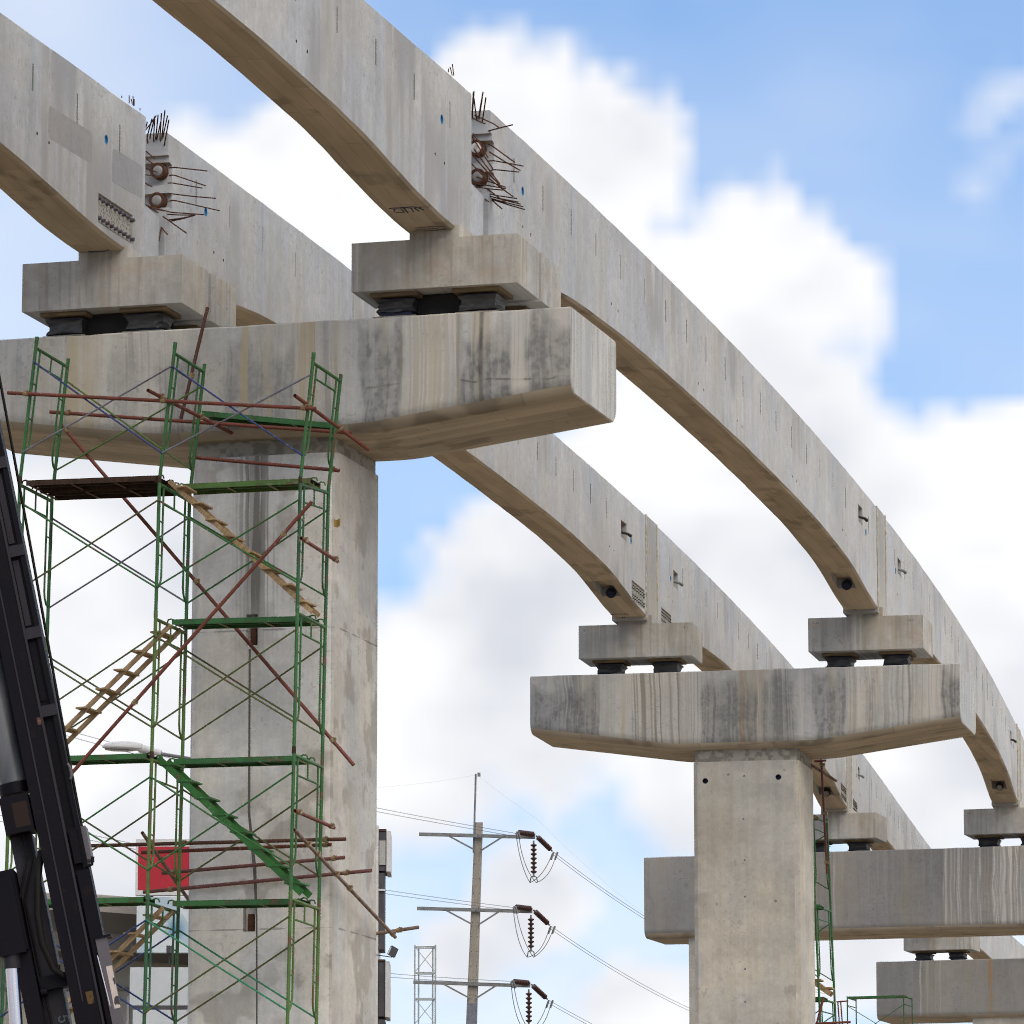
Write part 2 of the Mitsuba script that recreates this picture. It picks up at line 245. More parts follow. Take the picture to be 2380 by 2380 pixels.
diffuse('slot_dark', lambda p, n, uv: mix((.085, .083, .08), (.14, .137, .13), noise(p.x * 3, p.y * 3, p.z * 1.5)), .85)
diffuse('slot_filler', lambda p, n, uv: mix((.17, .17, .16), (.12, .145, .13), noise(p.y * 2, 1.0)), .8)
diffuse('slot_pale', (.25, .255, .25), .85)
diffuse('rust', lambda p, n, uv: mix((.105, .042, .024), (.05, .025, .017), fbm(p.x * 20, p.y * 20, p.z * 14)) * (.7 + .6 * noise(p.x * 90, p.y * 90, p.z * 90)), .85)
diffuse('galvanised_cap', (.21, .21, .215), .4, spec=.6)
diffuse('black_sheet', lambda p, n, uv: mix((.016, .016, .018), (.042, .042, .045), noise(p.x * 7, p.y * 7, p.z * 9)), .45, lambda p, n, uv: fbm(p.x * 9, p.y * 9, p.z * 12), .03, .5)
diffuse('navy_steel', (.025, .03, .065), .5)
diffuse('foam', lambda p, n, uv: mix((.36, .28, .15), (.50, .47, .40), noise(p.x * 14, p.y * 14, p.z * 8)), .9)
diffuse('joint_grout', lambda p, n, uv: conc_core(p, p.y + .25 * p.x, (.32, .31, .29), .12, .12), .9)
diffuse('paint_mark', (.06, .075, .10), .9)
diffuse('plaster_patch', lambda p, n, uv: conc_core(p, p.y, (.275, .272, .27), .05, .08), .9)

# ------------------------------------------------------------------ ground and road
def sheet(x0, x1, y0, y1, z): return ([[x0, y0, z], [x1, y0, z], [x1, y1, z], [x0, y1, z]], [[0, 1, 2, 3]])
scene['ground'] = mikit.ply(sheet(-4000, 4000, -4000, 4000, 0), 'ground_dirt'); labels['ground'] = {'label': 'bare building site earth under the elevated track', 'category': 'ground', 'kind': 'structure'}

# ------------------------------------------------------------------ piers
def arc_section(w0, w1, zb, zt, r, ch=.02, n=7):
    """Outline (w, z): chamfered top, rounded lower corners."""
    P = [(w0, zt - ch), (w0 + ch, zt), (w1 - ch, zt), (w1, zt - ch)]
    for k in range(n): a = k / (n - 1) * math.pi / 2; P.append((w1 - r + r * math.cos(a), zb + r - r * math.sin(a)))
    for k in range(n): a = k / (n - 1) * math.pi / 2; P.append((w0 + r - r * math.sin(a), zb + r - r * math.cos(a)))
    return P
def crossbeam(p, u0, u1, ends, flat, knee0, knee1, depth=2.4, r=.24):
    us = [u0, u0 + .015]
    for k in (knee0, knee1): us += list(np.linspace(k - .35, k + .35, 7))
    us = sorted(us + [u1 - .015, u1] + list(np.linspace(u0 + .2, u1 - .2, 40)))
    def zb(u):
        if ends == flat: return flat
        f = lambda u: ends + (flat - ends) * np.clip(min((u - u0) / (knee0 - u0), (u1 - u) / (u1 - knee1)), 0, 1)
        return np.mean([f(u + d) for d in np.linspace(-.22, .22, 9)]) if abs(u - u0) > .25 and abs(u - u1) > .25 else f(u)
    S = []
    for u in us:
        c = .015 if u in (u0, u1) else 0
        S.append([(u, a + (float(meshkit.noise(np.array([u * 2.7, i * 3.1, p]))) - .5) * (.012 if i < 4 and u0 < u < u1 else 0), b + (float(meshkit.noise(np.array([u * 3.3, i * 2.3, p + 9.]))) - .5) * (.016 if i < 4 and u0 < u < u1 else 0)) for i, (a, b) in enumerate(arc_section(c, depth - c, zb(u) + c, 15.88 - c, r))])
    return put(p, loft(S))
def column_mesh(p, hw, w0, w1, z0, z1, r, n):
    P = []
    for cx, cy, a0 in ((hw - r, w1 - r, 0), (-hw + r, w1 - r, 90), (-hw + r, w0 + r, 180), (hw - r, w0 + r, 270)):
        for k in range(n): a = math.radians(a0 + 90 * k / (n - 1)); P.append((cx + r * math.cos(a), cy + r * math.sin(a)))
    return put(p, loft([[(x, y, z) for x, y in P] for z in (z0, z1)]))
pier1 = thing('track_pier', 'nearest concrete pier, its T shaped crossbeam streaked with mould above the green scaffold', 'pier', 'concrete piers carrying the guideway')
part(pier1, 'crossbeam', crossbeam(1, -4.335, 4.335, 14.72, 14.34, -1.5, 1.5), 'cap_concrete_one', 32)
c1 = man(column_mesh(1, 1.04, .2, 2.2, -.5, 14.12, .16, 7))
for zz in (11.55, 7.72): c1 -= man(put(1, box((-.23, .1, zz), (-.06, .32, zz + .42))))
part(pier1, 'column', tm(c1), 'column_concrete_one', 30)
part(pier1, 'neck', put(1, box((-.96, .27, 14.05), (.98, 2.13, 14.45))), 'rough_mortar')
for zz in (11.55, 7.72): part(pier1, 'steel_insert', put(1, box((-.185, .27, zz + .02), (-.105, .31, zz + .24))), 'rust')
for (ua, za, wa), (ub, zb, wb) in ((( -.17, 11.5, .03), (-.165, 10.3, .03)), ((-.165, 10.3, .03), (-.16, 9.3, .035)), ((-.16, 9.3, .035), (-.075, 8.55, .05)), ((-.075, 8.55, .05), (-.04, 7.9, .022)), ((-.04, 7.9, .022), (.0, 4.0, .022))):
    part(pier1, 'joint_filler', put(1, loft([[(ua - wa / 2, w, za) , (ua + wa / 2, w, za), (ub + wb / 2, w, zb), (ub - wb / 2, w, zb)] for w in (.196, .24)])), 'brace_steel' if False else 'slot_dark')
pier2 = thing('track_pier', 'second concrete pier, whole T shaped crossbeam on a single column right of the power pole', 'pier', 'concrete piers carrying the guideway')
part(pier2, 'crossbeam', crossbeam(2, -4.335, 4.335, 14.72, 14.32, -1.45, 1.45), 'cap_concrete_two', 32)
c2 = man(column_mesh(2, 1.06, .2, 2.15, -.5, 14.08, .09, 2))
for u, zz in ((-.81, 13.70), (.66, 13.74)): c2 -= man(put(2, tube([(u, .1, zz), (u, .55, zz)], .056, 16)))
part(pier2, 'column', tm(c2), 'column_concrete_two', 25)
for u, zz in ((-.81, 13.70), (.66, 13.74)):
    part(pier2, 'drain_sleeve', put(2, pipe((u, .19, zz), (u, .5, zz), .056, 16, .006)), 'dark_blue')
part(pier2, 'neck', put(2, box((-1.02, .25, 14.0), (1.03, 2.1, 14.42))), 'rough_mortar', label='rough dark mortar joint under the crossbeam')
for u, zz in ((-.03, 13.78), (-.05, 12.92), (-.03, 12.1), (-.03, 11.38), (-.04, 9.95), (-.04, 9.3), (-.02, 8.7), (-.6, 11.25), (.58, 11.28), (-.63, 8.78), (.6, 8.86), (-.35, 13.82), (.78, 13.88)):
    part(pier2, 'tie_hole', put(2, disc((u, .196, zz), (0, 1, 0), .022 if abs(u) < .1 else .03, .02, 10)), 'brace_steel' if abs(u) < .1 else 'rough_mortar')
pier3 = thing('track_pier', 'third pier, long level portal crossbeam with white runs down its face', 'pier', 'concrete piers carrying the guideway')
part(pier3, 'crossbeam', crossbeam(3, -5.0, 10.2, 13.72, 13.72, -2, 7), 'cap_concrete_three', 32)
for u in (-2.85, 8.0): part(pier3, 'column', put(3, box((u - .98, .25, -.5), (u + .98, 2.15, 13.9))), 'column_concrete_two')
pier4 = thing('track_pier', 'fourth pier, low in the right corner, deep grey crossbeam with an orange stain', 'pier', 'concrete piers carrying the guideway')
part(pier4, 'crossbeam', crossbeam(4, -5.0, 3.4, 13.95, 13.95, -2, 2), 'cap_concrete_four', 32)
part(pier4, 'column', put(4, box((-1.8, .25, -.5), (.2, 2.15, 14.1))), 'column_concrete_two')

# ------------------------------------------------------------------ guideway girders
LY = [30, 46, 62, 68, 76, 84, 92, 100, 108, 116, 124, 132, 140, 148, 156, 164, 172, 180, 188, 196, 204, 220]
LX = [-15.55, -11.15, -6.75, -5.098, -2.988, -1.003, .86, 2.603, 4.234, 5.762, 7.199, 8.561, 9.865, 11.131, 12.382, 13.66, 14.98, 16.38, 17.86, 19.42, 21.05, 24.4]
RY = [30, 46, 62, 68, 76, 84, 92, 100, 108, 116, 124, 132, 140, 148, 156, 164, 172, 188]
RX = [-10.62, -6.27, -1.92, -.229, 1.877, 3.843, 5.677, 7.389, 8.989, 10.485, 11.886, 13.201, 14.52, 15.79, 17.05, 18.33, 19.65, 22.5]
def smooth_path(Y, X):
    s = CubicSpline(Y, X); yy = np.linspace(Y[0], Y[-1], 400); xx = s(yy); k = np.hanning(31); k /= k.sum()
    pad = lambda v: np.concatenate([2 * v[0] - v[15:0:-1], v, 2 * v[-1] - v[-2:-17:-1]])
    return CubicSpline(yy, np.convolve(pad(xx), k, 'valid'))
PATH = {'L': smooth_path(LY, LX), 'R': smooth_path(RY, RX)}
SOF = PchipInterpolator([0, 1, 2, 3, 4, 5, 6.5, 9, 16.5, 17.5], [17.05, 17.06, 17.11, 17.2, 17.3, 17.38, 17.44, 17.5, 17.53, 17.53])
TOP, WID = 19.13, .69
def edge_y(track, p, w):
    """World y where a girder's right face crosses the plane w of a pier."""
    x, y, f = PIER[p]; lo, hi = y - 12, y + 12; s = PATH[track]
    for _ in range(50):
        m = (lo + hi) / 2
        if (float(s(m)) - x) * math.sin(f) + (m - y) * math.cos(f) < w: lo = m
        else: hi = m
    return lo
def on_face(track, y, out=0.0):
    """Point (x, y) on a girder's right face, moved out along its normal, and the tangent and normal there."""
    s = PATH[track]; d = float(s(y, 1)); t = np.array([d, 1]) / math.hypot(d, 1); n = np.array([t[1], -t[0]])
    return np.array([float(s(y)), y]) + n * out, t, n
def girder_mesh(track, y0, y1, e0, e1, n=130):
    """Swept I-depth girder from y0 to y1; e0, e1 the y of the bearing lines from which the haunches are measured."""
    S = []
    for y in np.linspace(y0, y1, n):
        q, t, nn = on_face(track, y); zb = float(SOF(max(0, min(y - e0, e1 - y))))
        c = .035
        sec = [(0, TOP - .02), (-.02, TOP), (-WID + .02, TOP), (-WID, TOP - .02), (-WID, zb + c), (-WID + c, zb), (-c, zb), (0, zb + c)]
        j = [(float(meshkit.noise(np.array([y * 1.9, i * 3.7, 1.]))) - .5) * .012 for i in range(8)]
        S.append([(q[0] + nn[0] * (o + j[i] * .5), q[1] + nn[1] * (o + j[i] * .5), z + j[7 - i]) for i, (o, z) in enumerate(sec)])
    return loft(S)
def face_box(track, y, length, z0, z1, out, inn):
    """A box standing in the girder's right face, from out in front of the face to inn behind it, length along the track."""
    q, t, n = on_face(track, y); V = box((0, 0, z0), (length, out + inn, z1)); v = V.vertices.copy()
    V.vertices = np.column_stack([q[0] + t[0] * v[:, 0] + n[0] * (v[:, 1] - inn), q[1] + t[1] * v[:, 0] + n[1] * (v[:, 1] - inn), v[:, 2]]); 
    if V.volume < 0: V.invert()
    return V
def face_tube(track, y, z, r, d0, d1, n=18):
    q, t, nn = on_face(track, y); a = np.array([*(q - nn * d0), z]); b = np.array([*(q + nn * d1), z]); return tube([a, b], r, n)
SPANS = {('L', 0): (40, 0, 1), ('R', 0): (36, 0, 1)}
random.seed(5)
NAMES = {('L', 0): 'girder at the upper left with grey repair patches and a bolted plate',
         ('R', 0): 'girder running out of the picture at the top, with dark scrawls under its lower end',
         ('L', 1): 'girder passing behind the nearest crossbeam, with two grey anchor cups on its near end',
         ('R', 1): 'longest curved girder in view, with rusty rebar fanning out of its upper left end',
         ('L', 2): 'left girder between the second crossbeam and the portal, hidden in its middle',
         ('R', 2): 'girder curving down along the right edge from the second crossbeam',
         ('L', 3): 'left girder beyond the portal crossbeam, descending behind it',
         ('R', 3): 'girder past the right edge of the picture beyond the portal', ('L', 4): 'farthest girder, pale, in the lower right corner beyond the lowest crossbeam'}
GIRDER = {}
for (tr, sp), lab in NAMES.items():
    e0 = {0: (40 if tr == 'L' else 36)}.get(sp) or edge_y(tr, sp, 1.1); e1 = edge_y(tr, sp + 1, 1.1) if sp < 4 else 214
    y0 = {0: e0, 1: edge_y(tr, 1, 1.77)}.get(sp) or edge_y(tr, sp, 1.55); y1 = {0: edge_y(tr, 1, 1.52), 4: 214}.get(sp) or edge_y(tr, sp + 1, .31)
    hx = -1.0 if tr == 'R' else 1.0
    g = man(girder_mesh(tr, y0, y1, e0 - (0 if sp else 3), e1 + .4 if sp else e1 - .3))
    uc = 2.32 if tr == 'R' else -2.32
    if sp == 0:   # the stepped end over the first pier
        g -= man(put(1, loft([[(uc + x, w, z) for w, z in ((.92, 17.87), (3, 17.72), (3, 20), (.92, 20))] for x in (-.8, .8)])))
    if sp == 1:
        for a, b, w in ((18.80, 20, 1.88), (17.95, 18.805, 1.94)): g -= man(put(1, box((uc - .8, 0, a), (uc + .8, w, b))))
        g -= man(put(1, loft([[(uc + x, w, z) for w, z in ((1.5, 18.02), (2.06, 18.08), (2.06, 18.27), (1.5, 18.30))] for x in (-.8, .8)])))
        g -= man(put(1, loft([[(uc + x, w, z) for w, z in ((1.5, 18.36), (2.06, 18.40), (2.06, 18.70), (1.5, 18.78))] for x in (-.8, .8)])))
    key = thing('guideway_girder', lab, 'girder', 'guideway girders'); GIRDER[tr, sp] = key
    extra = []
    # blue sleeve holes, side pockets, soffit pockets, splice recesses
    sl = []
    if sp == 0: sl = [(edge_y(tr, 1, -.51 if tr == 'R' else -.67), 18.41)]
    if sp == 1: sl = [(edge_y(tr, 1, 3.56), 18.37), (edge_y(tr, 2, -1.3), 18.34)]
    if sp == 2: sl = [(edge_y(tr, 2, 3.2), 18.29), (edge_y(tr, 3, -1.3), 18.34)]
    if sp == 3: sl = [(edge_y(tr, 3, 3.2), 18.29)]
    for y, z in sl:
        g -= man(face_tube(tr, y, z, .068, .22, .1)); q, t, n = on_face(tr, y)
        extra.append(('blue_sleeve', pipe([*(q + n * .004), z], [*(q - n * .2), z], .066, 18, .006), 'blue_plastic', 30))
        extra.append(('sleeve_plug', disc([*(q - n * .045), z], [*n, 0], .06, .02), 'blue_plastic', False))
    pk = []
    if sp == 1: pk = [(edge_y(tr, 2, -2.33), 18.42 if tr == 'L' else 18.56, 1)]
    if sp == 2: pk = [(edge_y(tr, 2, 3.55), 18.36 if tr == 'L' else 18.46, 0), (edge_y(tr, 3, -2.33), 18.48, 1)]
    if sp == 3: pk = [(edge_y(tr, 3, 3.55), 18.42, 0)]
    for y, z, cable in pk:
        g -= man(face_box(tr, y, .57, z - .17, z + .17, .1, .34)); q, t, n = on_face(tr, y + .20)
        extra.append(('anchor_plug', disc([*(q - n * .30 + t * .02), z - .05], [*n, 0], .12, .22), 'dark_blue' if cable else 'joint_grout', 30))
        a = np.array([*(q - n * .10), z - .03]); b = np.array([*(q + n * .07 + t * .16), z - .06]); c = np.array([*(q + n * .11 + t * .24), z - .09])
        extra.append(('strand_tail', tube([a, b, c], [.022, .028, .034], 8), 'slot_filler' if not cable else 'black_gap', 30))
    if sp in (1, 2):
        y = edge_y(tr, sp + 1, -1.55); q, t, n = on_face(tr, y); zb = float(SOF(max(0, e1 + .4 - y)))
        V = box((-1.22, -.5 * WID - .19, -.15), (.0, -.5 * WID + .19, .40)); v = V.vertices.copy(); v[:, 2] += np.where(v[:, 0] < -.3, 0, 0) + zb - .2
        V.vertices = np.column_stack([q[0] + t[0] * v[:, 0] + n[0] * v[:, 1], q[1] + t[1] * v[:, 0] + n[1] * v[:, 1], v[:, 2]])
        if V.volume < 0: V.invert()
        g -= man(V); c = np.array([*(q + t * -.02 - n * .5 * WID), zb + .08])
        extra.append(('soffit_anchor', disc(c, [-t[0], -t[1], -.5], .10, .08), 'dark_blue' if sp == 1 else 'black_gap', 30))
        extra.append(('soffit_anchor_cap', disc(c + np.array([-t[0], -t[1], -.5]) * .09, [-t[0], -t[1], -.5], .07, .03), 'dark_blue' if sp == 1 else 'galvanised_cap', 30))
    rc = []
    if (tr, sp) == ('L', 0): rc = [(edge_y(tr, 1, -.95), 1.38, 17.20, 17.61)]
    if (tr, sp) == ('L', 1): rc = [(edge_y(tr, 2, -1.23), 1.40, 17.18, 17.57)]
    if (tr, sp) == ('L', 2): rc = [(edge_y(tr, 2, 2.05), 1.2, 17.16, 17.52), (edge_y(tr, 3, -1.23), 1.4, 17.18, 17.57)]
    if (tr, sp) == ('L', 3): rc = [(edge_y(tr, 3, 2.05), 1.2, 17.16, 17.52)]
    for y, ln, za, zb in rc:
        g -= man(face_box(tr, y, ln, za, zb, .1, .035)); nb = 9
        extra.append(('splice_plate', face_box(tr, y + .02, ln - .06, za + .03, zb - .03, -.025, .035), 'splice_steel', False))
        for row in (za + .07, zb - .07):
            for k in range(nb):
                yy = y + .05 + (ln - .1) * k / (nb - 1)
                if sp == 0: extra.append(('splice_bolt', face_tube(tr, yy, row, .026, .03, .03, 8), 'bolt_steel', False))
        if sp:
            H = []
            for row in range(2):
                for k in range(8): H.append(face_tube(tr, y + .05 + (ln - .1) * k / 7, zb - .08 - .06 * row, .013, .03, .005, 6)); H.append(face_tube(tr, y + .05 + (ln - .1) * k / 7, za + .06 + .06 * row, .013, .03, .005, 6))
            for hh in H: extra.append(('plate_hole', hh, 'black_gap', False))
    part(key, 'girder_body', tm(g), 'girder_concrete', 20)
    for nm, me, mt, sm in extra: part(key, nm, me, mt, sm)
    # cast-in inserts: thin vertical strips along the upper side
    ys = []; step = 1.54 if sp else 1.60
    yy = edge_y(tr, 1, -.15) if sp == 0 else edge_y(tr, sp, 3.08)
    while e0 < yy < e1 + .2:
        if y0 + .3 < yy < y1 - .3 and not any(-.2 < yy - a < .7 for a, _, _ in pk): ys.append(yy)
        yy += -step if sp == 0 else step
    if sp in (0, 1, 2, 3):
        for yq in np.arange(e0 + 2.6, e1 - 2, 5.1):
            yq += random.uniform(-1.2, 1.2)
            if random.random() < .8 and y0 < yq < y1 and yq > 52:
                for dq, zq in ((0, 17.86), (.42, 17.84)): part(key, 'form_hole', face_tube(tr, yq + dq, zq, .024, .02, .003, 8), 'black_gap')
    for yy in ys:
        if sp == 0 and yy < 52: continue
        if sp == 4 or random.random() < .06: continue
        a = random.random() * .05; part(key, 'insert_strip', face_box(tr, yy + random.uniform(-.05, .05), random.choice((.034, .042, .048)), 18.34 + a, 18.77 - random.random() * .06, .004, .02), random.choice(('slot_filler', 'slot_filler', 'slot_pale')))
scene_late = []
def splice_fn(p, n, uv):
    a, b, r = voronoi(p.y * 22, p.z * 17); return mix((.09, .088, .085), (.31, .30, .275), smoothstep(.24, .36, a + r * .12))
diffuse('splice_steel', splice_fn, .7)
diffuse('bolt_steel', lambda p, n, uv: mix((.10, .10, .14), (.05, .035, .035), noise(p.y * 40, p.z * 40)), .5)
# closure pours over the joined piers
for tr in 'LR':
    for p in (2, 3):
        ya, yb = edge_y(tr, p, .31), edge_y(tr, p, 1.55); key = GIRDER[tr, p]
        S = []
        for y in (ya, yb):
            q, t, n = on_face(tr, y); S.append([(q[0] + n[0] * o, q[1] + n[1] * o, z) for o, z in ((.004, TOP + .012), (-WID - .004, TOP + .012), (-WID - .004, 17.0), (.004, 17.0))])
        part(key, 'closure_pour', loft(S), 'joint_grout')
        for y in (ya, yb):
            q, t, n = on_face(tr, y); P = []
            rr = random.Random(int(y * 10))
            zs = np.linspace(17.02, TOP + .02, 60)
            part(key, 'foam_bead', tube([[*(q + n * .01 + t * (rr.random() - .5) * .04), z] for z in zs], [.006 + .022 * rr.random() ** 2 for _ in zs], 6), 'foam', True)

# ------------------------------------------------------------------ bearing blocks, bearings
def block(p, uc, w0, w1, label, u0=-1.155, u1=1.155):
    key = thing('bearing_block', label, 'concrete block', 'bearing blocks under the girders')
    m = man(put(p, box((uc + u0, w0, 16.27), (uc + u1, w1, 16.94)))); part(key, 'block_body', tm(m), 'block_concrete')
    part(key, 'pedestal', put(p, box((uc - .348, w0 + .02, 16.9), (uc + .348, w1 - .02, 17.12))), 'block_concrete')
    return key
BL = {}
BL['L1'] = block(1, -2.31, .1, 1.2, 'concrete bearing block with a cracked lower edge on the left end of the nearest crossbeam')
BL['L1b'] = block(1, -2.31, 1.33, 2.4, 'rear left bearing block on the nearest crossbeam, behind the block with the cracked edge')
BL['R1'] = block(1, 2.41, .1, 1.19, 'front right bearing block on the nearest crossbeam, with a rust mark on its face')
BL['R1b'] = block(1, 2.41, 1.33, 2.35, 'rear right bearing block on the nearest crossbeam, with white runs on its end')
BL['L2'] = block(2, -2.27, .45, 1.65, 'bearing block with a stained outline on the left end of the second crossbeam')
BL['R2'] = block(2, 2.40, .45, 1.85, 'dark bearing block on the right end of the second crossbeam')
BL['L3'] = block(3, .13, .45, 1.75, 'bearing block on the portal crossbeam, left one, beside the far scaffold')
BL['R3'] = block(3, 4.82, .45, 1.75, 'bearing block on the portal crossbeam cut by the right edge of the picture')
BL['L4'] = block(4, -3.0, .45, 1.75, 'bearing block standing on the lowest crossbeam in the right corner')
BL['R4'] = block(4, 1.65, .45, 1.75, 'right bearing block on the lowest crossbeam, past the picture edge')
random.seed(11)
def wrap(p, u, w, sx, sy, z0, z1, seed):
    """Crumpled plastic sheet tied round a bearing."""
    S = []; r = random.Random(seed); n = 20
    for k, z in enumerate(np.linspace(z0, z1, 7)):
        f = 1 - .12 * math.sin(math.pi * k / 6) + .06 * (k == 6); ring = []
        for j in range(n):
            a = 2 * math.pi * j / n + .157; c, s = math.cos(a), math.sin(a); q = 1 / max(abs(c), abs(s)); jit = 1 + (r.random() - .5) * .10
            ring.append((u + sx * f * jit * min(q * c, 1.15) if c > 0 else u + sx * f * jit * max(q * c, -1.15), w + sy * f * jit * (min(q * s, 1.15) if s > 0 else max(q * s, -1.15)), z + (r.random() - .5) * .02))
        S.append(ring)
    return put(p, loft(S))
def bearing(p, u, w, label, seed):
    key = thing('bridge_bearing', label, 'bearing', 'bearings wrapped in black plastic')
    part(key, 'plinth', put(p, box((u - .30, w - .3, 15.87), (u + .30, w + .3, 15.945))), 'rough_mortar')
    part(key, 'steel_body', put(p, box((u - .22, w - .22, 15.94), (u + .22, w + .22, 16.2))), 'navy_steel')
    part(key, 'plastic_wrap', wrap(p, u, w, .27, .27, 15.97 + (seed % 3) * .02, 16.17, seed), 'black_sheet', 40)
    part(key, 'grout_pad', put(p, box((u - .33, w - .33, 16.215), (u + .33, w + .33, 16.272))), 'timber_shutter')
diffuse('timber_shutter', lambda p, n, uv: mix((.22, .16, .085), (.09, .07, .05), noise(p.x * 7, p.y * 7, p.z * 30)), .85)
diffuse('gap_shade', lambda p, n, uv: mix((.012, .012, .013), (.025, .025, .026), noise(p.x * 6, p.y * 6, p.z * 9)), .8, lambda p, n, uv: fbm(p.x * 7, p.y * 7, p.z * 9), .03)  # near-black colour standing in for the shade under the bearing blocks
for side, uc in (('left', -2.31), ('right', 2.41)):  # dark blocks added to deepen the shade in the gap between the bearings
    m = trimesh.creation.box((.66, 1.5, .395)); m = m.subdivide().subdivide().subdivide(); m.vertices += (meshkit.noise(m.vertices * 6 + uc)[:, None] - .5) * .015; m.apply_translation((uc - .02, 1.25, 16.06))
    single('added_gap_block', put(1, m), 'gap_shade', f'added black stopper block between the bearings under the {side} blocks of the nearest crossbeam', 'filler', smooth=40)
k = 0
for p, ww, blocks in ((1, .55, (('left', -2.31), ('right', 2.41))), (1, 1.86, (('left', -2.31), ('right', 2.41))), (2, 1.05, (('left', -2.27), ('right', 2.40))), (3, 1.1, (('left', .13), ('right', 4.82))), (4, 1.1, (('only visible', -3.0), ('right', 1.65)))):
    for side, uc in blocks:
        for s, d in (('left', -.60), ('right', .55)):
            nth = {1: 'nearest', 2: 'second', 3: 'portal', 4: 'lowest'}[p]; row = 'rear ' if ww == 1.86 else ''
            bearing(p, uc + d, ww, f'{row}{s} bearing in torn black plastic under the {side} block on the {nth} crossbeam', k); k += 1

# ------------------------------------------------------------------ details of the open joint over the nearest pier
REBAR_L = [[(-2.32,1.96,18.94),(-2.31,1.89,18.99),(-2.3,1.81,19.05),(-2.13,1.54,19.25)],[(-2.32,1.96,19.01),(-2.25,1.82,19.1),(-2.09,1.54,19.28)],[(-2.24,1.96,18.96),(-2.21,1.84,19.04),(-2.09,1.54,19.25)],[(-2.23,1.96,18.99),(-2.04,1.54,19.3)],[(-2.22,1.96,19.01),(-2.0,1.54,19.2)],[(-2.13,1.96,18.94),(-2.12,1.85,19.04),(-1.99,1.54,19.32)],[(-2.14,1.96,18.97),(-2.07,1.81,19.11),(-1.94,1.54,19.36)],[(-2.13,1.96,19.03),(-1.9,1.54,19.28)],[(-2.09,1.96,18.88),(-2.07,1.89,18.94),(-1.88,1.54,19.22)],[(-2.38,1.96,19.2),(-2.07,1.54,19.29)],[(-2.37,1.96,19.25),(-2.2,1.54,19.21)],[(-2.01,1.96,18.64),(-1.93,1.91,18.63),(-1.31,1.54,18.45)],[(-2.01,1.96,18.53),(-1.93,1.91,18.52),(-1.33,1.54,18.24)],[(-2.03,1.96,18.42),(-1.96,1.92,18.41),(-1.38,1.54,18.21)],[(-2.01,1.96,18.27),(-1.18,1.54,18.05)],[(-2.01,1.96,18.16),(-1.93,1.92,18.16),(-1.12,1.54,17.87)],[(-2.39,1.96,18.93),(-2.08,1.54,18.68)],[(-2.39,1.96,18.83),(-2.1,1.54,18.6)],[(-2.38,1.96,18.67),(-2.05,1.54,18.48)],[(-2.4,1.96,18.57),(-2.09,1.54,18.44)],[(-2.39,1.96,18.46),(-2.12,1.54,18.28)],[(-2.36,1.96,18.13),(-2.06,1.79,17.92),(-1.6,1.54,17.58)],[(-2.33,1.96,18.11),(-1.91,1.78,17.95),(-1.35,1.54,17.83)],[(-2.09,1.96,17.98),(-1.48,1.54,17.83)],[(-2.01,1.96,17.89),(-1.52,1.54,17.82)],[(-1.98,1.96,17.87),(-1.48,1.54,17.83)],[(-2.29,1.96,18.05),(-2.05,1.54,17.63)],[(-2.11,1.96,17.91),(-2.0,1.54,17.5)],[(-2.2,1.96,17.89),(-1.88,1.54,17.58)],[(-2.32,1.96,18.11),(-1.94,1.54,17.92)]]
REBAR_R = [[(2.4,1.96,18.95),(2.43,1.81,19.08),(2.49,1.54,19.3)],[(2.4,1.96,18.97),(2.55,1.54,19.32)],[(2.4,1.96,19.03),(2.54,1.54,19.3)],[(2.48,1.96,18.95),(2.55,1.54,19.22)],[(2.5,1.96,18.95),(2.55,1.81,19.08),(2.68,1.54,19.3)],[(2.54,1.96,18.92),(2.72,1.54,19.22)],[(2.5,1.96,19.02),(2.67,1.54,19.23)],[(2.37,1.96,19.13),(2.8,1.63,18.87),(2.9,1.54,18.79)],[(2.37,1.96,19.08),(2.71,1.54,18.85)],[(2.56,1.96,18.84),(2.79,1.78,18.83),(3.1,1.54,18.81)],[(2.37,1.96,18.91),(2.62,1.69,18.57),(2.75,1.54,18.37)],[(2.38,1.96,18.83),(2.82,1.54,18.21)],[(2.37,1.96,18.7),(2.92,1.54,17.99)],[(2.37,1.96,18.58),(2.99,1.54,17.89)],[(2.38,1.96,18.43),(2.72,1.54,18.08)],[(2.64,1.96,18.67),(2.69,1.92,18.64),(3.13,1.54,18.28)],[(2.65,1.96,18.56),(3.21,1.54,18.16)],[(2.64,1.96,18.43),(2.72,1.91,18.42),(3.25,1.54,18.22)],[(2.66,1.96,18.29),(2.73,1.9,18.29),(3.19,1.54,18.14)],[(2.4,1.96,18.25),(3.0,1.54,17.94)],[(2.41,1.96,18.12),(2.62,1.81,18.06),(3.0,1.54,17.92)],[(2.44,1.96,18.08),(2.97,1.54,17.9)],[(2.51,1.96,18.0),(3.16,1.54,17.77)],[(2.53,1.96,17.97),(3.18,1.54,17.72)],[(2.58,1.96,17.96),(3.21,1.54,17.69)],[(2.65,1.96,17.91),(3.25,1.54,17.65)],[(2.68,1.96,17.89),(3.27,1.54,17.61)],[(2.61,1.96,18.05),(3.0,1.54,17.73)],[(2.65,1.96,18.18),(3.11,1.54,17.8)],[(2.7,1.96,17.87),(2.95,1.54,17.64)],[(2.55,1.96,17.94),(2.76,1.54,17.75)]]
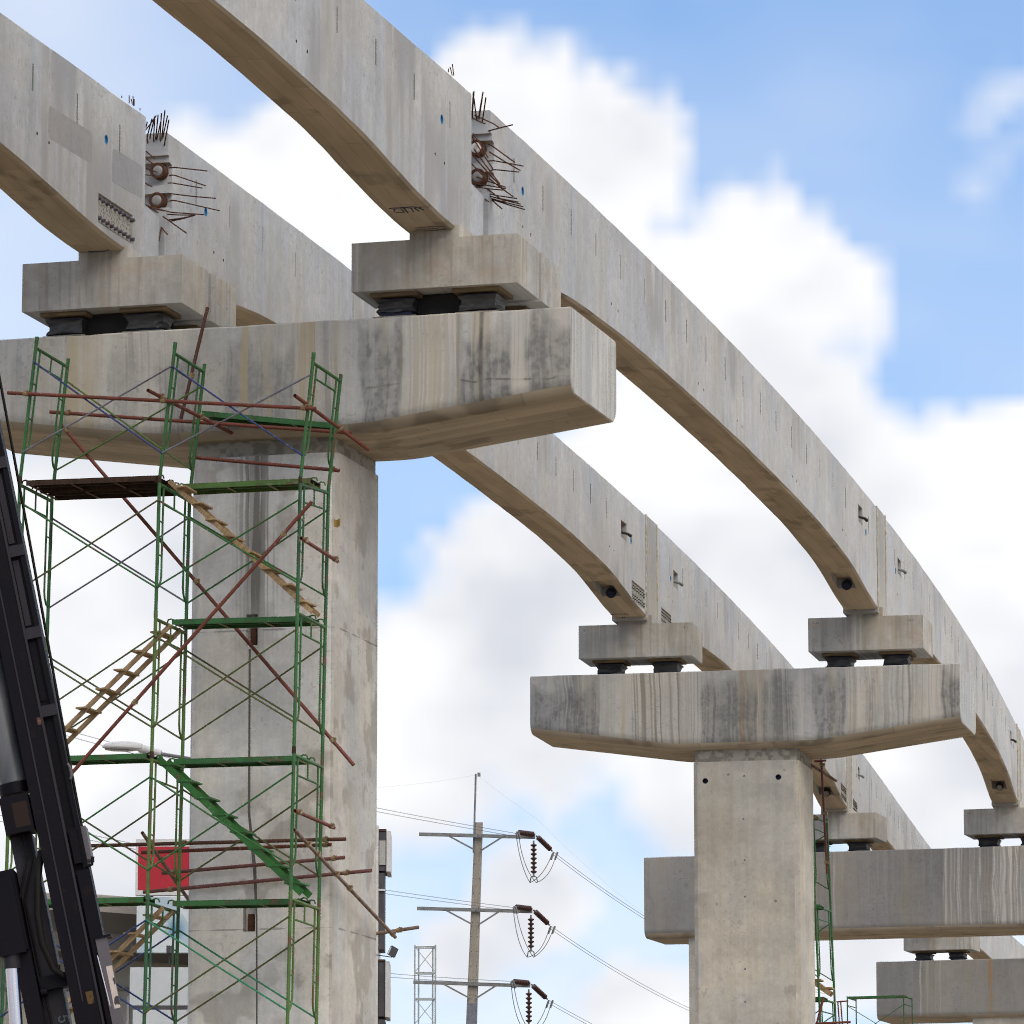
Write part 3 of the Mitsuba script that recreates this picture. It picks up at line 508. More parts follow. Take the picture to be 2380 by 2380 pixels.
STUBS = [(-5.24, 67.3, 19.1, -0.0, 0.11), (-5.2, 67.38, 19.1, -0.02, 0.08), (-5.19, 67.45, 19.1, -0.01, 0.14), (-5.18, 67.43, 19.1, 0.0, 0.09), (-5.32, 67.01, 19.1, -0.0, 0.03), (-5.12, 67.69, 19.1, 0.0, 0.03), (-0.85, 65.65, 19.1, -0.0, 0.05), (-0.8, 65.83, 19.1, -0.03, 0.12), (-0.78, 65.83, 19.1, -0.02, 0.16)]
def bend(P):
    """Smooths a bent bar's corner."""
    P = np.asarray(P, float)
    if len(P) < 3: return np.array([P[0], (P[0] + P[1]) / 2 + [0, 0, -.006], P[1]])
    Q = [P[0]]
    for i in range(1, len(P) - 1):
        f = lambda v: v * min(.45, .05 / max(np.linalg.norm(v), 1e-6)); u, v = P[i - 1] - P[i], P[i + 1] - P[i]; Q += [P[i] + f(u), P[i] + (f(u) + f(v)) * .28, P[i] + f(v)]
    return np.array(Q + [P[-1]])
for tr, bars in (('L', REBAR_L), ('R', REBAR_R)):
    for b in bars: part(GIRDER[tr, 1], 'rebar', tube(fr(1, bend(b)), .0095, 6), 'rust', True)
for x, y, z, dx, dz in STUBS: part(GIRDER['L' if x < -4 else 'R', 0], 'rebar', tube([(x, y, z), (x + dx, y, z + dz)], .008, 6), 'rust', True)
for tr, pts in (('L', ((-2.17, 18.60), (-2.18, 18.175))), ('R', ((2.475, 18.62), (2.495, 18.21)))):
    for k, (u, z) in enumerate(pts):
        ring = trimesh.creation.annulus(.082, .112, .16, sections=28); ring.apply_transform(trimesh.geometry.align_vectors([0, 0, 1], [0, -1, 0])); ring.apply_translation((u, 1.98, z))
        part(GIRDER[tr, 1], 'anchor_ring', put(1, ring), 'rust', 30)
        dome = trimesh.creation.icosphere(3, .086); dome.vertices *= [1, .45, 1]; dome.apply_translation((u, 1.93, z))
        part(GIRDER[tr, 1], 'anchor_cup', put(1, dome), 'pale_grout' if (tr, k) == ('R', 0) else 'galvanised_cap', True)
diffuse('pale_grout', lambda p, n, uv: mix((.62, .62, .62), (.42, .41, .39), smoothstep(.5, .7, noise(p.x * 16, p.y * 16, p.z * 16))), .7)
def face_patch(track, w0, w1, z0, z1, slope, r=.07):
    """Plaster patch, 3 mm proud of the girder's side, a skewed rounded rectangle."""
    pts = np.array(Polygon([(0, z0), (w1 - w0, z0 + slope), (w1 - w0, z1 + slope), (0, z1)]).buffer(-r).buffer(r, 6).exterior.coords)[:-1]
    y0 = edge_y(track, 1, w0); S = []
    for out in (.003, -.02):
        S.append([(*on_face(track, y0 + a * .965, out)[0], z) for a, z in pts])
    return loft(S)
part(GIRDER['L', 0], 'repair_patch', face_patch('L', -2.88, -1.23, 17.90, 18.34, .03), 'plaster_patch', label='grey plaster patch farther from the end')
part(GIRDER['L', 0], 'repair_patch', face_patch('L', -.41, .81, 17.89, 18.36, .03), 'plaster_patch', label='grey plaster patch next to the joint')
# stencil numbers on the blocks
def stencil(p, u, w, z, text, h): 
    m = meshkit.text_mesh(text, h, .004); v = m.vertices.copy(); m.vertices = np.column_stack([u + v[:, 0], w - v[:, 2] + .001, z + v[:, 1]]); return put(p, m)
for key, p, u, txt in ((BL['L2'], 2, -3.34, 'FB-4'), (BL['L2'], 2, -1.30, 'FB-3'), (BL['R2'], 2, 1.34, 'F-04'), (BL['R2'], 2, 3.26, 'FB-3'), (BL['R3'], 3, 3.76, 'FB-4')):
    part(key, 'stencil_mark', stencil(p, u, .45, 16.82, txt, .035), 'paint_mark')
def scrawl(track, p, w, side, pts, r=.012):
    """A marker stroke lying on a soffit; pts in metres across (from the right face) and along."""
    y = edge_y(track, p, w); P = []
    e = edge_y(track, p, 1.1) + (-.3 if p == 1 else .4)
    for a, b in pts:
        q, t, n = on_face(track, y + b); zb = float(SOF(max(0, e - y - b))); P.append((*(q - n * a), zb + .003))
    m = tube(P, r, 6); return m
for pts in ([(.52, -.9), (.50, -1.0), (.40, -1.0), (.40, -.85), (.52, -.85)], [(.36, -.82), (.36, -1.02), (.26, -1.0), (.28, -.84)], [(.55, -1.05), (.2, -1.05), (.12, -.9)], [(.2, -.85), (.22, -1.0), (.12, -1.0)], [(.56, .06), (.30, .12), (.12, .08), (.1, -.08), (.3, -.1), (.5, -.08)], [(.5, .0), (.2, .02)]):
    part(GIRDER['R', 0], 'marker_scrawl', scrawl('R', 1, 0, 0, pts), 'paint_mark')
for pts in ([(.48, -.5), (.30, -.48), (.2, -.54)], [(.5, -.52), (.46, -.46)]): part(GIRDER['L', 0], 'marker_scrawl', scrawl('L', 1, .6, 0, pts, .016), 'paint_mark')
for tr in 'LR':
    part(GIRDER[tr, 1], 'dirt_smear', scrawl(tr, 2, .6, 0, [(.6, -.25), (.45, -.28), (.3, -.22), (.15, -.26), (.05, -.22)], .02), 'paint_mark')
    if tr == 'L': part(GIRDER[tr, 1], 'dirt_smear', scrawl(tr, 2, .6, 0, [(.66, -.6), (.45, -.62), (.3, -.58)], .014), 'paint_mark')

# ------------------------------------------------------------------ scaffold in front of the nearest pier
metal_paint('scaffold_green', (.030, .128, .034), .5, .09)
metal_paint('scaffold_moss', (.075, .155, .032), .5, .12)
metal_paint('scaffold_deep', (.020, .095, .036), .5, .10)
metal_paint('brace_olive', (.075, .10, .028), .5, .12)
metal_paint('brace_teal', (.02, .20, .10), .4, .03)
metal_paint('brace_blue', (.012, .035, .15), .35, .03)
metal_paint('brace_steel', (.16, .17, .21), .3, .06)
metal_paint('oxide_red', (.155, .042, .028), .6, .07)
metal_paint('oxide_mauve', (.15, .062, .058), .7, .06)
metal_paint('pipe_brown', (.085, .035, .022), .7, .12)
metal_paint('pipe_dusty', (.22, .155, .125), .85, .10)
diffuse('plank_rust', lambda p, n, uv: mix((.055, .030, .020), (.024, .016, .012), fbm(p.x * 6, p.y * 6, p.z * 9)) * (.7 + .6 * noise(p.x * 40, p.y * 40)), .8)
diffuse('plank_shade', lambda p, n, uv: mix((.010, .012, .010), (.022, .021, .017), fbm(p.x * 7, p.y * 7, 1.0)), .9)  # shade of the plank's underside put into the deck sheet's colour
diffuse('rib_olive', (.19, .19, .10), .7)
diffuse('clamp_brass', lambda p, n, uv: mix((.30, .22, .10), (.14, .095, .05), noise(p.x * 60, p.y * 60, p.z * 60)), .45, spec=.6)
def wood_fn(p, n, uv):
    g = fbm(along(p) * 4 + p.z * 5, (p.z - along(p)) * 40, p.y * 40); return mix((.40, .29, .17), (.24, .165, .09), smoothstep(.25, .75, g)) * (.8 + .35 * noise(p.x * 3, p.z * 3, p.y * 3))
diffuse('ladder_wood', wood_fn, .85)
ZL = [15.42, 13.54, 11.73, 9.88, 8.02, 6.17, 4.31, 2.45, .62]     # tops of the frames, down to the base jacks
def post_u(u0, z): return u0 + (.017 * (z - 13.5) if z < 13.5 else .108 * (z - 13.5))
COLU, WF, WB = {'first': -2.76, 'middle': -.80, 'last': 1.14}, -1.7, -.5
def joint(col, back, lev):
    z = ZL[lev] + {0: {'first': .05, 'middle': -.13, 'last': -.37}[col], 1: {'first': .06, 'middle': -.03, 'last': -.13}[col]}.get(lev, 0) + (-.02 if not back else -.04)
    if lev == 1 and back and col == 'last': z += .12
    return np.array([post_u(COLU[col], z) + (.0 if lev else .0), WB if back else WF, z])
LEVEL = ['top', 'second', 'third', 'fourth', 'fifth', 'sixth', 'seventh', 'lowest']
TOWER = thing('scaffold_tower', 'tall green scaffold tower before the nearest pier, reaching up to the crossbeam', 'scaffold')
def frame(col, lev):
    """Walk-through scaffold frame: two posts, top bar, lower transom and two inner hoops with rungs."""
    f1, f0, b1, b0 = joint(col, 0, lev), joint(col, 0, lev + 1), joint(col, 1, lev), joint(col, 1, lev + 1)
    green = ('scaffold_green', 'scaffold_moss', 'scaffold_green', 'scaffold_deep', 'scaffold_moss')[(lev * 2 + (col == 'last') + (0 if lev else 1)) % 5 if lev else 0]
    key = fresh(TOWER + '__frame')
    pt = lambda s, t: (f1 + (f0 - f1) * t) * (1 - s) + (b1 + (b0 - b1) * t) * s      # s front to back, t top to bottom
    top = .05 if lev == 0 else .03
    for s, nm in ((0, 'post'), (1, 'post')): part(key, nm, tube([fr(1, pt(s, -.012)), fr(1, pt(s, 1.0))], .0235, 12), green, True)
    part(key, 'top_bar', tube([fr(1, pt(.0, top)), fr(1, pt(1, top))], .0225, 10), green, True)
    part(key, 'transom', tube([fr(1, pt(.14, .16)), fr(1, pt(.86, .16))], .014, 8), green, True)
    part(key, 'strut', tube([fr(1, pt(.5, top)), fr(1, pt(.5, .16))], .012, 8), green, True)
    for s, d in ((.14, -1), (.86, 1)):
        hoop = [pt(s, top), pt(s, .3), pt(s, .62), pt(s, .70), pt(s + d * .02, .745), pt(s + d * .07, .785), pt(s + d * .13, .80)]
        part(key, 'inner_hoop', tube(fr(1, np.array(hoop)), .014, 8), green, True)
        for t in (.30, .55): part(key, 'rung', tube([fr(1, pt(0 if d < 0 else 1, t)), fr(1, pt(s, t))], .011, 8), green, True)
    part(key, 'spigot', tube([fr(1, pt(0, -.03)), fr(1, pt(0, .02))], .027, 12), 'plank_rust' if lev % 2 else green, True)
    return key
for lev in range(8):
    for col in COLU: frame(col, lev)
for col in COLU:
    for bk in (0, 1):
        j = joint(col, bk, 8); key = fresh(TOWER + '__base_jack')
        part(key, 'spindle', tube([fr(1, j + [0, 0, .05]), fr(1, np.array([j[0], j[1], .02]))], .018, 8), 'brace_steel', True); part(key, 'plate', put(1, box((j[0] - .08, j[1] - .08, .0), (j[0] + .08, j[1] + .08, .02))), 'brace_steel')
BR = {0: ('brace_blue', 'brace_steel', 'scaffold_moss'), 1: ('scaffold_green', 'brace_olive', 'brace_steel'), 2: ('brace_olive', 'brace_olive', 'brace_olive'), 3: ('scaffold_green', 'scaffold_green', 'brace_olive'), 4: ('brace_blue', 'brace_teal', 'brace_teal')}
BCOL = {'brace_blue': 'blue', 'brace_steel': 'grey steel', 'scaffold_moss': 'light green', 'scaffold_green': 'green', 'brace_olive': 'olive green', 'brace_teal': 'teal'}
def brace(c0, c1, lev, back, rising, mat, bay):
    w = .03 if back else -.03
    e = lambda c, hi: joint(c, back, lev) * (1 - (.15 if hi else .80)) + joint(c, back, lev + 1) * (.15 if hi else .80)
    a, b = e(c0, not rising), e(c1, rising); key = fresh(TOWER + '__cross_brace'); labels.update({key: {'label': f'thin {BCOL[mat]} brace'}} if mat in ('brace_blue', 'brace_steel', 'brace_teal') else {})
    mid = (a + b) / 2 + [0, w * .4, -.008]
    scene[key] = mikit.ply(tube(fr(1, np.array([a + [0, w, 0], mid + [0, w, 0], b + [0, w, 0]])), .0125, 8), mat, smooth=30)
for lev in range(8):
    m = BR.get(lev, ('scaffold_green', 'brace_olive', 'brace_teal'))
    for bay, c0, c1 in (('left', 'first', 'middle'), ('right', 'middle', 'last')):
        for back in (0, 1):
            if lev == 0 and back and bay == 'right': continue
            for rising in (0, 1):
                mat = m[2] if back else m[rising]
                if lev == 1 and bay == 'right': mat = 'scaffold_green'
                if lev == 1 and bay == 'left' and back: mat = 'brace_steel'
                if lev == 4 and bay == 'right': mat = 'brace_teal' if not rising else 'brace_olive'
                if lev == 4 and bay == 'left': mat = 'brace_blue'
                brace(c0, c1, lev, back, rising, mat, bay)
def plank(a, b, w0, w1, mat, label, hooks=True):
    """Steel scaffold plank from a to b (u, z), side channels, ribs and deck sheet, open underneath."""
    key = thing('scaffold_plank', label, 'scaffold plank', 'scaffold planks')
    (ua, za), (ub, zb) = a, b
    def B(u0, u1, wa, wb, d0, d1):
        m = box((0, wa, 0), (1, wb, 1)); v = m.vertices.copy(); t = v[:, 0]; u = u0 + (u1 - u0) * t; zz = za + (zb - za) * (u - ua) / (ub - ua)
        m.vertices = np.column_stack([u, v[:, 1], zz + d0 + (d1 - d0) * v[:, 2]]); return put(1, m)
    part(key, 'deck_sheet', B(ua, ub, w0 + .012, w1 - .012, -.012, .0), 'plank_shade')
    for wa in (w0, w1 - .014): part(key, 'side_channel', B(ua, ub, wa, wa + .014, -.065, .006), mat)
    n = max(1, int(round((w1 - w0) / .24)) - 0)
    for k in range(1, n): wm = w0 + (w1 - w0) * k / n; part(key, 'stiffener', B(ua + .02, ub - .02, wm - .012, wm + .012, -.05, -.013), mat)
    for t in (.02, .34, .67, .98): um = ua + (ub - ua) * t; part(key, 'rib', B(um - .018, um + .018, w0 + .02, w1 - .02, -.06, -.052), 'rib_olive' if mat != 'plank_rust' else 'pipe_brown')
    if hooks:
        for uu, d in ((ua, -1), (ub, 1)):
            for wm in (w0 + .06, w1 - .06):
                c = np.array([(uu - d * .02, wm, 0), (uu + d * .03, wm, .02), (uu + d * .07, wm, .012), (uu + d * .085, wm, -.03)]); c[:, 2] += za if d < 0 else zb
                part(key, 'hook', tube(fr(1, c), .011, 6), mat, True)
L1, L2, L3, L4 = 13.53, 11.74, 9.89, 8.03
plank((-2.68, 13.58), (-.86, 13.56), -1.66, -1.15, 'plank_rust', 'rusty brown scaffold plank, front one of the pair in the upper left bay')
plank((-2.68, 13.565), (-.83, 13.545), -1.13, -.58, 'plank_rust', 'rusty brown scaffold plank, rear one of the pair in the upper left bay')
plank((-.72, 13.55), (1.05, 13.545), -1.02, -.56, 'scaffold_moss', 'mossy green scaffold plank just above the head of the wooden ladder')
plank((-.84, L2), (1.05, L2 - .03), -1.04, -.58, 'scaffold_green', 'dark green scaffold plank in the right bay where the upper wooden ladder ends')
plank((-.80, L3), (.94, L3 - .01), -1.02, -.58, 'scaffold_green', 'dark green scaffold plank in the right bay at the head of the green steel stair')
plank((-.80, L4), (.95, L4 - .015), -1.0, -.56, 'scaffold_green', 'dark green scaffold plank in the right bay at the foot of the green steel stair')
plank((-2.74, L3 + .01), (-.95, L3 + .005), -1.66, -1.2, 'scaffold_green', 'green scaffold plank in the left bay, just in front of the street lamp')
plank((-2.76, L4), (-.97, L4 - .005), -1.66, -1.2, 'scaffold_green', 'green scaffold plank in the left bay below the red billboard')
plank((-.69, 14.66), (1.19, 14.39), -.36, -.04, 'scaffold_green', 'tilted green plank lying on the red pipes against the nearest crossbeam', False)
def ladder(a, b, w0, w1, n, label, mat, steel=False):
    """Stair ladder from a (u, z, top) to b: two stringers and flat treads."""
    key = thing('scaffold_ladder', label, 'ladder', 'scaffold ladders')
    A, Bv = np.array([a[0], 0, a[1]]), np.array([b[0], 0, b[1]]); d = (Bv - A) / np.linalg.norm(Bv - A)
    off = np.array([0, 1, 0])
    for w in (w0, w1):
        part(key, 'stringer', bar(fr(1, A + off * w), fr(1, Bv + off * w),   .02 if steel else .034, .085 if steel else .058, fr(1, np.array([0, 0, 1.])) - fr(1, np.zeros(3))), mat)
    s = np.sign(b[0] - a[0]); rr = random.Random(n)
    for k in range(n):
        t = (k + .55) / n; c = A + (Bv - A) * t
        m = box((-.12 if steel else -.07, w0 - (.03 if steel else .10), -.011), (  .10 if steel else .07, w1 + (.03 if steel else .10), .011))
        if not steel: m.apply_transform(trimesh.transformations.rotation_matrix((rr.random() - .5) * .12, [0, 1, 0])); m.apply_transform(trimesh.transformations.rotation_matrix((rr.random() - .5) * .08, [0, 0, 1]))
        m.apply_translation(c + [0, 0, .035]); part(key, 'tread', put(1, m), mat)
        if not steel: 
            c2 = box((-.05, w0 + .025, -.045), (.01, w0 + .06, -.012)); c2.apply_translation(c + [0, 0, .035]); part(key, 'cleat', put(1, c2), mat)
ladder((-.76, 13.52), (1.22, 11.70), -1.42, -1.12, 8, 'wooden ladder leading from the rusty planks down across the column', 'ladder_wood')
ladder((-.78, 11.64), (-2.62, 9.95), -1.25, -.84, 7, 'wooden ladder falling to the left, third tier of the left bay', 'ladder_wood')
ladder((-.86, 9.86), (1.12, 8.04), -1.46, -1.1, 8, 'green steel stair with flat treads in the right bay', 'scaffold_stair', True)
ladder((-.84, 7.92), (-2.62, 6.3), -1.25, -.84, 7, 'yellowish wooden ladder in the lower left bay, before the grey building', 'ladder_wood')
metal_paint('scaffold_stair', (.022, .125, .022), .5, .06)
def red_pipe(a, b, mat, label, clamps=(), r=.0245):
    key = thing('scaffold_pipe', label, 'pipe', 'loose scaffold pipes'); a, b = np.array(a, float), np.array(b, float)
    part(key, 'tube', pipe(fr(1, a), fr(1, b), r, 14), mat, 40)
    for t in clamps:
        c = a + (b - a) * t; d = (b - a) / np.linalg.norm(b - a); C = fr(1, c); D = fr(1, c + d) - C
        part(key, 'coupler', tube([C - D * .03, C + D * .03], r + .009, 10), 'clamp_brass', 30)
        m = trimesh.creation.box((.045, .07, .06)); m.apply_transform(trimesh.transformations.rotation_matrix(.5 * t, [0, 1, 0])); m.apply_translation(c + [.012, .012, .01]); part(key, 'coupler_jaw', put(1, m), 'clamp_brass')
        part(key, 'coupler_bolt', tube([fr(1, c + [.03, -.05, .01]), fr(1, c + [.06, -.07, .03])], .009, 6), 'clamp_brass')
red_pipe((-2.924, -1.76, 14.759), (1.361, -1.76, 14.321), 'oxide_red', 'oxide red pipe along the front of the top scaffold tier', (.06, .51, .96))
red_pipe((-2.834, -.42, 14.747), (1.424, -.42, 14.244), 'oxide_red', 'oxide red pipe along the back of the top tier, under the tilted plank', (.06, .49, .95))
red_pipe((-.845, -.42, 14.03), (1.265, -.42, 13.745), 'oxide_red', 'oxide red pipe across the top of the nearest column', (.02, .95))
red_pipe((-.679, -.2, 16.111), (-.996, -.33, 14.576), 'pipe_brown', 'rusty brown pipe leaning upright against the nearest crossbeam', (.62,))
red_pipe((-.852, -2.05, 14.628), (-.368, -.05, 14.399), 'oxide_red', 'short red pipe poking forward beside the middle scaffold row near the top', (.15, .62))
red_pipe((1.166, -2.05, 14.452), (1.546, -.05, 14.082), 'oxide_red', 'red pipe running back under the crossbeam at the last scaffold row', (.16, .6))
red_pipe((-2.678, -.42, 14.573), (1.485, -.42, 9.812), 'oxide_red', 'long red diagonal pipe falling to the right behind the scaffold', (.02, .47, .93))
red_pipe((1.327, -1.79, 13.09), (-2.55, -1.79, 9.0), 'oxide_red', 'long red diagonal pipe falling to the left before the scaffold', (.10, .62))
red_pipe((1.218, -1.9, 12.597), (1.225, -.35, 12.539), 'oxide_red', 'short red pipe at the last scaffold row, beside the upper wooden ladder', (.10, .92))
red_pipe((1.161, -1.9, 9.058), (1.198, -.35, 9.004), 'oxide_red', 'short red pipe at the last scaffold row, beside the green steel stair', (.10, .92))
red_pipe((-2.7, -.42, 8.856), (1.384, -.42, 8.842), 'pipe_brown', 'dark brown level pipe, topmost of four across the lower column', (.45, .93))
red_pipe((-1.486, -.3, 8.757), (1.146, -.3, 8.788), 'oxide_red', 'red level pipe, second of four across the lower column', (.97,))
red_pipe((-1.337, .1, 8.52), (1.205, .1, 8.657), 'oxide_mauve', 'mauve pipe, third of four across the lower column', (.06, .94))
red_pipe((-1.597, .1, 8.273), (1.579, .1, 8.476), 'oxide_mauve', 'mauve pipe, lowest of four across the lower column', (.12, .89))
red_pipe((1.22, -2.1, 8.79), (1.22, 2.36, 7.80), 'pipe_dusty', 'dusty clamp pipe running back along the right side of the nearest column', (.13, .22, .40, .53, .97))
red_pipe((-1.2, -1.08, 8.93), (-1.2, 2.3, 7.65), 'pipe_dusty', 'dusty clamp pipe running back along the left side of the nearest column', (.08, .22, .4))
red_pipe((-1.5, 2.33, 7.55), (1.56, 2.33, 7.925), 'pipe_dusty', 'dusty pipe behind the nearest column, its end pointing at the power pole', (.91,))
tag = thing('yellow_tag', 'small yellow cloth tag tied to the last scaffold row', 'tag')
def ribbon():
    g = np.linspace(0, 1, 6); V = []; F = []
    for i, a in enumerate(g):
        for b in (0, 1): V += [(1.2 + .09 * a, -.44 + .01 * math.sin(a * 5), 13.09 - .10 * b - .01 * math.sin(a * 4)), (1.2 + .09 * a, -.434 + .01 * math.sin(a * 5), 13.09 - .10 * b - .01 * math.sin(a * 4))]
    for i in range(5):
        o = 4 * i
        for p_, q_ in ((0, 2), (2, 3), (3, 1), (1, 0)): F += [[o + p_, o + q_, o + 4 + q_], [o + p_, o + 4 + q_, o + 4 + p_]]
    F += [[0, 2, 3], [0, 3, 1], [20, 23, 22], [20, 21, 23]]
    return trimesh.Trimesh(np.array(V), F, process=False)
diffuse('yellow_cloth', (.30, .20, .06), .9)
scene[tag] = mikit.ply(put(1, ribbon()), 'yellow_cloth')

# ------------------------------------------------------------------ second scaffold, behind the second pier
TOWER2 = thing('scaffold_tower', 'narrow green scaffold tower rising behind the right side of the second column', 'scaffold')
def tower2(u0, w0, wd, lean, tops, label, p, du=1.85):
    for row in (0, 1):
        for lev in range(len(tops) - 1):
            f = lambda s, z: np.array([u0 - du * row - lean * (z - 9) + (.13 if s else 0) - (.0), w0 + wd * s, z])
            z1, z0 = tops[lev], tops[lev + 1]
            key = fresh(TOWER2 + '__frame')
            for s in (0, 1): part(key, 'post', tube([fr(p, f(s, z1 + .02)), fr(p, f(s, z0))], .0235, 10), 'scaffold_green', True)
            g = lambda s, t: f(s, z1 + (z0 - z1) * t) * 1.0 if s in (0, 1) else f(0, z1 + (z0 - z1) * t) * (1 - s) + f(1, z1 + (z0 - z1) * t) * s
            part(key, 'top_bar', tube([fr(p, g(0, .03)), fr(p, g(1, .03))], .0225, 8), 'scaffold_green', True)
            part(key, 'transom', tube([fr(p, g(.14, .16)), fr(p, g(.86, .16))], .014, 8), 'scaffold_green', True)
            for s, d in ((.14, -1), (.86, 1)):
                part(key, 'inner_hoop', tube(fr(p, np.array([g(s, .03), g(s, .3), g(s, .68), g(s + d * .05, .77), g(s + d * .13, .80)])), .014, 8), 'scaffold_green', True)
                for t in (.3, .55): part(key, 'rung', tube([fr(p, g(0 if d < 0 else 1, t)), fr(p, g(s, t))], .011, 6), 'scaffold_green', True)
    for lev in range(len(tops) - 1):
        for s in (0, 1):
            for ris in (0, 1):
                hi, lo = tops[lev] - .28, tops[lev + 1] + .38
                f = lambda z, row: np.array([u0 - du * row - lean * (z - 9) + (.13 if s else 0), w0 + wd * s + .03, z])
                key = fresh(TOWER2 + '__cross_brace')
                scene[key] = mikit.ply(tube([fr(p, f(hi if not ris else lo, 1)), fr(p, f(lo if not ris else hi, 0))], .0125, 6), 'scaffold_green', smooth=30)
tower2(1.12, 2.3, 1.2, .033, [13.24, 11.42, 9.56, 7.7, 5.85, 4.0, 2.15, .3], 'green scaffold frame behind the second column', 2)
def mini(key, name, p, a, b, r, mat): part(key, name, pipe(fr(p, a), fr(p, b), r, 10), mat, 40)
key = thing('scaffold_pipe', 'tall red pipe standing at the far scaffold beside the second column', 'pipe', 'loose scaffold pipes'); mini(key, 'tube', 2, (1.10, 2.9, 14.42), (1.2, 2.9, 12.08), .0245, 'oxide_red')
for z in (14.3, 13.3, 12.3): part(key, 'coupler', put(2, box((1.07 + (14.4 - z) * .04, 2.84, z - .03), (1.18 + (14.4 - z) * .04, 2.93, z + .03))), 'clamp_brass')
key = thing('scaffold_pipe', 'dusty short pipe jutting out under the head of the second column', 'pipe', 'loose scaffold pipes'); mini(key, 'tube', 2, (1.02, 2.0, 14.2), (1.48, 2.45, 13.9), .028, 'pipe_dusty')
key = thing('scaffold_pipe', 'short red stub pipe lying across the dusty pipe by the second column', 'pipe', 'loose scaffold pipes'); mini(key, 'tube', 2, (.98, 2.8, 14.36), (1.22, 2.8, 14.37), .0245, 'oxide_red')
def plank2(u0, u1, w0, w1, z, label, mat='scaffold_green'):
    key = thing('scaffold_plank', label, 'scaffold plank', 'scaffold planks'); part(key, 'deck_sheet', put(2, box((u0, w0, z - .012), (u1, w1, z))), mat)
    for w in (w0, w1 - .014): part(key, 'side_channel', put(2, box((u0, w, z - .07), (u1, w + .014, z + .004))), mat)
plank2(-.6, 1.14, 2.35, 2.8, 11.40, 'green plank end on the far scaffold, upper one'); plank2(-.6, 1.2, 2.35, 2.8, 9.54, 'green plank end on the far scaffold, lower one')
plank2(-.6, 1.06, 2.4, 2.8, 13.22, 'timber board end on top of the far scaffold', 'ladder_wood')
key = thing('scaffold_ladder', 'wooden ladder end at the far scaffold, low beside the second column', 'ladder', 'scaffold ladders')
for w in (2.6, 2.9): part(key, 'stringer', bar(fr(2, (-.5, w, 10.95)), fr(2, (1.28, w, 9.62)), .04, .1), 'ladder_wood')
for k in range(8): part(key, 'tread', put(2, box((-.42 + .22 * k, 2.55, 10.88 - .165 * k), (-.22 + .22 * k, 2.95, 10.91 - .165 * k))), 'ladder_wood')
key = thing('scaffold_pipe', 'red pipe lying level at the foot of the far scaffold', 'pipe', 'loose scaffold pipes'); mini(key, 'tube', 2, (.4, 2.2, 8.98), (1.75, 2.2, 9.02), .0245, 'oxide_red')
key = thing('scaffold_pipe', 'red pipe leaning at the foot of the far scaffold', 'pipe', 'loose scaffold pipes'); mini(key, 'tube', 2, (1.02, 2.15, 8.8), (1.22, 2.1, 9.5), .0245, 'oxide_red')
# small scaffold before the fourth pier
TOWER3 = thing('scaffold_tower', 'low green scaffold whose top shows left of the lowest crossbeam', 'scaffold')
P4 = lambda u, z, w=-2.0: fr(4, np.array([u, w, z]))
for row, us in (('left', -5.50), ('right', -3.6)):
    for lev, (z1, z0) in enumerate(((14.60, 12.75), (12.75, 10.9), (10.9, 9.05), (9.05, 7.2), (7.2, 5.35), (5.35, 3.5), (3.5, 1.65), (1.65, 0))):
        key = fresh(TOWER3 + '__frame')
        for w in (-2.0, -.8): part(key, 'post', tube([P4(us, z1, w), P4(us, z0, w)], .02, 8), 'scaffold_green', True)
        part(key, 'top_bar', tube([P4(us, z1 - .05, -2.0), P4(us, z1 - .05, -.8)], .025, 8), 'scaffold_green', True)
        part(key, 'transom', tube([P4(us, z1 - .3, -1.85), P4(us, z1 - .3, -.95)], .016, 8), 'scaffold_green', True)
key = thing('scaffold_plank', 'green plank on the small scaffold before the lowest crossbeam', 'scaffold plank', 'scaffold planks'); part(key, 'deck_sheet', put(4, box((-5.5, -1.9, 14.54), (-3.6, -1.4, 14.6))), 'scaffold_green')
for s, (a, b) in (('falling', (14.28, 13.1)), ('rising', (13.1, 14.28))):
    key = fresh(TOWER3 + '__cross_brace'); scene[key] = mikit.ply(tube([P4(-5.5, a), P4(-3.6, b)], .0125, 6), 'scaffold_green', smooth=30)
for k, (a, b, l) in enumerate((((-5.80, -2.1, 14.44), (-5.72, -2.1, 13.2), 'left upright'), ((-5.70, -2.1, 14.42), (-5.62, -2.1, 13.2), 'right upright'), ((-5.85, -2.08, 14.42), (-5.45, -2.08, 14.44), 'level'))):
    key = thing('scaffold_pipe', f'{l} red pipe beside the small scaffold before the lowest crossbeam', 'pipe', 'loose scaffold pipes'); mini(key, 'tube', 4, a, b, .024, 'oxide_red')

